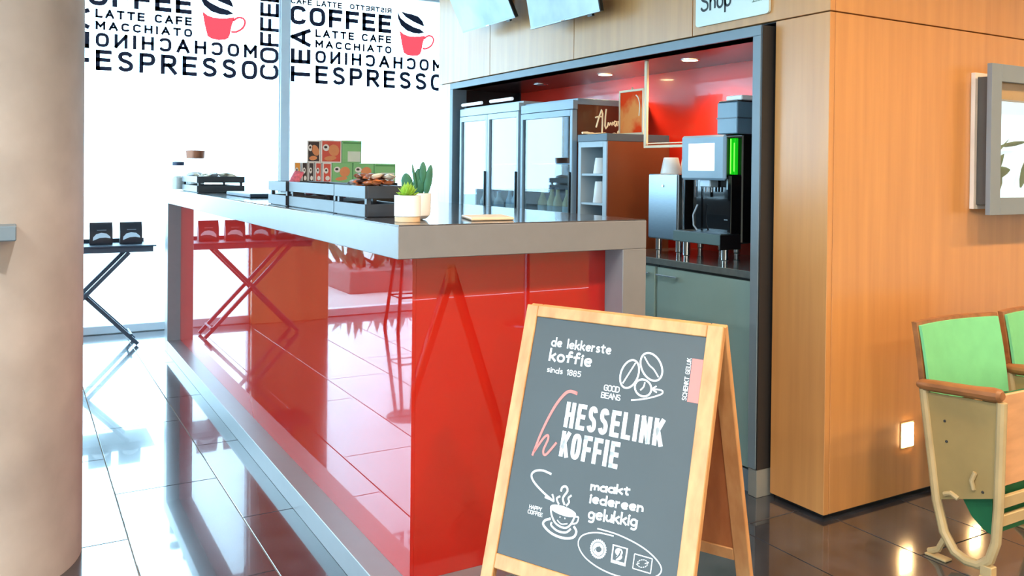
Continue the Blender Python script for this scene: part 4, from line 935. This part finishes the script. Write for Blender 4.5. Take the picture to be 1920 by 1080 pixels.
# ================================================================== CINEMA SEATS
def seat(xs, label):
    t = thing('cinema_seat', label, 'chair', (xs+0.26, 1.80, 0), group='folding cinema seats along the timber wall')
    wd = 0.52; e = 0.006
    # end standard: bent tube, sheet panel, armrest, feet
    U = [(1.925, 0.585), (1.905, 0.45), (1.885, 0.32), (1.868, 0.20), (1.84, 0.10), (1.80, 0.045), (1.755, 0.03), (1.71, 0.035), (1.675, 0.065), (1.655, 0.13), (1.648, 0.25), (1.645, 0.42), (1.642, 0.60)]
    m = MB(); m.tube([(xs, a, b) for a, b in U], 0.0165, 10); m.build('tube_frame', SEATT, t)
    m = MB(); m.prism([(1.912, 0.575), (1.655, 0.595), (1.655, 0.278), (1.868, 0.205)], lambda a, b, c_: (c_, a, b), xs-0.004, xs+0.004); sp = m.build('side_sheet', SEATP, t)
    for (a, b) in ((1.84, 0.49), (1.832, 0.42), (1.70, 0.285)):
        m = MB(); m.lathe([(0.005, 0), (0.004, 0.003), (0.0005, 0.004)], (0, 0, 0), 10, cap=False)
        for v in m.bm.verts: v.co = Vector((xs-0.0042-v.co.z, a+v.co.x, b+v.co.y))
        m.build('rivet', DARKM, sp)
    m = MB(); m.tube([(xs-0.008, 1.725, 0.345), (xs-0.012, 1.735, 0.315), (xs-0.008, 1.73, 0.285)], 0.008, 8); m.build('bracket_tab', SEATT, sp)
    m = MB(); m.tube([(xs-0.007, 1.835, 0.235), (xs-0.010, 1.81, 0.247), (xs-0.007, 1.785, 0.235)], 0.009, 8); m.build('bracket_tab', SEATT, sp)
    m = MB(); m.leaf((xs, 1.945, 0.598), (xs, 1.640, 0.622), 0.056, 0.046, (1, 0, 0), prof=((0, .55), (.05, .85), (.2, .95), (.7, .95), (.9, 1.1), (.97, .95), (1, .6)), seg=12); m.build('armrest', SEATW, t)
    m = MB(); m.hexa(lambda a, b, c_: (a, b, c_), xs-0.02, xs+0.02, 1.82, 1.90, 0.0005, 0.008, bev=0.002); m.tube([(xs, 1.895, 0.01), (xs, 1.86, 0.03), (xs, 1.838, 0.075)], 0.011, 8); m.build('foot', SEATT, t)
    m = MB(); m.hexa(lambda a, b, c_: (a, b, c_), xs-0.022, xs+0.022, 1.60, 1.70, 0.0005, 0.009, bev=0.002); m.hexa(lambda a, b, c_: (a, b, c_), xs-0.016, xs+0.016, 1.66, 1.70, 0.009, 0.045, bev=0.002); m.build('foot', SEATT, t)
    # backrest: curved wooden shell with mint pad
    def shell(x0, x1, z0, z1, th, off, n=10, rad=0.0):
        m = MB(); A = []
        nz = 8
        def P_(u, w, k):
            x = x0+(x1-x0)*u; z = z0+(z1-z0)*w
            y = 1.918+0.030*w+0.016*w*w+0.030*(1-(2*u-1)**2)
            return Vector((x, y+off+k*th, z))
        for k in (0, 1):
            A.append([[m.bm.verts.new(P_(i/n, j/nz, k)) for i in range(n+1)] for j in range(nz+1)])
        for k in (0, 1):
            for j in range(nz):
                for i in range(n): m.bm.faces.new((A[k][j][i], A[k][j][i+1], A[k][j+1][i+1], A[k][j+1][i]))
        for j in range(nz):
            for i in (0, n): m.bm.faces.new((A[0][j][i], A[0][j+1][i], A[1][j+1][i], A[1][j][i]))
        for i in range(n):
            for j in (0, nz): m.bm.faces.new((A[0][j][i], A[0][j][i+1], A[1][j][i+1], A[1][j][i]))
        return m
    m = shell(xs+0.008, xs+wd-0.008, 0.50, 0.815, 0.020, 0.0); bk = m.build('backrest', SEATW, t)
    m = shell(xs+0.020, xs+wd-0.020, 0.52, 0.803, 0.011, -0.0115); m.build('back_pad', SEATG, bk)
    # folded-up seat: plywood board in front, green cushion behind
    m = MB(); m.hexa(lambda a, b, c_: (a, b, c_), xs+0.022, xs+wd-0.022, 1.672, 1.684, 0.30, 0.612, bev=0.003); st_ = m.build('seat_board', PLYP, t)
    prof = [(1.685, 0.60), (1.72, 0.60), (1.745, 0.50), (1.775, 0.34), (1.795, 0.26), (1.785, 0.225), (1.755, 0.18), (1.715, 0.15), (1.685, 0.14)]
    m = MB(); m.prism(prof, lambda a, b, c_: (c_, a, b), xs+0.024, xs+wd-0.024); m.build('seat_cushion', SEATD, st_)
    m = MB(); m.box(xs+0.017, xs+wd-0.017, 1.655, 1.671, 0.235, 0.275, bev=0.002); m.build('front_rail', SEATT, t)
    m = MB(); m.box(xs+0.017, xs+wd-0.017, 1.655, 1.671, 0.175, 0.212, bev=0.002); m.build('front_rail', SEATT, t)
    return t
seat(2.83, 'old folding cinema seat with mint green back, nearest the timber pillar')
seat(3.37, 'old folding cinema seat with mint green back, cut off by the right picture edge')

# ================================================================== TABLE BY THE WINDOW
TXc, TYc, TZ = 0.44, 7.16, 0.765
t = thing('folding_table', 'dark folding butler table with crossed legs by the window', 'table', (TXc, TYc, 0))
DT = M('dark_table_wood', (62, 72, 84), rough=0.45, var=0.1)
m = MB(); m.box(-0.03, 0.905, 6.99, 7.33, TZ-0.052, TZ-0.012, bev=0.002); m.build('tray_apron', DT, t)
m = MB(); m.box(-0.045, 0.925, 6.975, 7.345, TZ-0.0115, TZ, bev=0.002); m.build('tray_top', DT, t)
m = MB(); m.box(-0.03, 0.875, 7.32, 7.335, TZ+0.0005, TZ+0.03); m.build('tray_lip', DT, t)
for yy in (7.02, 7.26):
    for s_ in (-1, 1):
        dy = 0.0 if s_ < 0 else 0.034
        a = Vector((TXc-s_*0.30, yy+dy, TZ-0.054)); b = Vector((TXc+s_*0.375, yy+dy, 0.001)); ax = (b-a).normalized(); sd = Vector((ax.z, 0, -ax.x))
        m = MB(); m.hexa(lambda p_, q_, r_: a+ax*p_+sd*q_+Vector((0, 1, 0))*r_, 0.0, (b-a).length-0.012, -0.014, 0.014, -0.014, 0.014, bev=0.002); m.build('leg', DT, t)
for x in (0.12, 0.76):
    m = MB(); m.tube([(x, 7.03, 0.085), (x, 7.29, 0.085)], 0.010, 8); m.build('stretcher', DT, t)
BAGM = M('black_coffee_bag', (40, 42, 50), rough=0.35, var=0.15, scale=20); BLAB = M('bag_label', (214, 224, 232), rough=0.5, var=0.03)
BX = [(0.765, 0), (0.558, 1), (0.352, 2), (0.15, 3)]
for k, (x, i) in enumerate(BX):
    lab = ['black coffee bag with pale label at the right end of the folding table', 'black coffee bag with pale label beside the right end one on the folding table', 'black coffee bag on the folding table mostly behind the concrete column', 'black coffee bag on the folding table hidden behind the concrete column'][k]
    bg_ = thing('coffee_bag', lab, 'coffee bag', (x, 7.17, TZ+0.001), group='coffee bags on the folding table')
    m = MB(); w, h, z0 = 0.078, 0.165, TZ+0.001
    rings = []
    for (f, dd) in ((0.0, 0.034), (0.08, 0.036), (0.6, 0.030), (0.88, 0.010), (0.93, 0.004), (1.0, 0.004)):
        rings.append([m.bm.verts.new((x+q[0]*w, 7.17+q[1]*dd, z0+f*h)) for q in ((-1, -1), (1, -1), (1, 1), (-1, 1))])
    for A, B in zip(rings, rings[1:]):
        for q in range(4): m.bm.faces.new((A[q], A[(q+1) % 4], B[(q+1) % 4], B[q]))
    m.bm.faces.new(rings[0][::-1]); m.bm.faces.new(rings[-1]); body = m.build('pouch', BAGM, bg_)
    def lf(a, b): return (x+a, 7.17-0.0365+0.0115*max(0, (b-0.02)/0.165), z0+b)
    m = MB(); m.poly([(-0.058, 0.03), (-0.055, 0.055), (-0.035, 0.078), (0, 0.088), (0.035, 0.082), (0.06, 0.06), (0.064, 0.045), (0.03, 0.052), (-0.01, 0.050)], lf); m.build('label_print', BLAB, bg_, smooth=False)
    m = MB(); m.poly([(-0.03, 0.105), (0.035, 0.105), (0.035, 0.111), (-0.03, 0.111)], lf); m.build('label_print', M('bag_grey_print', (120, 128, 138)), bg_, smooth=False)
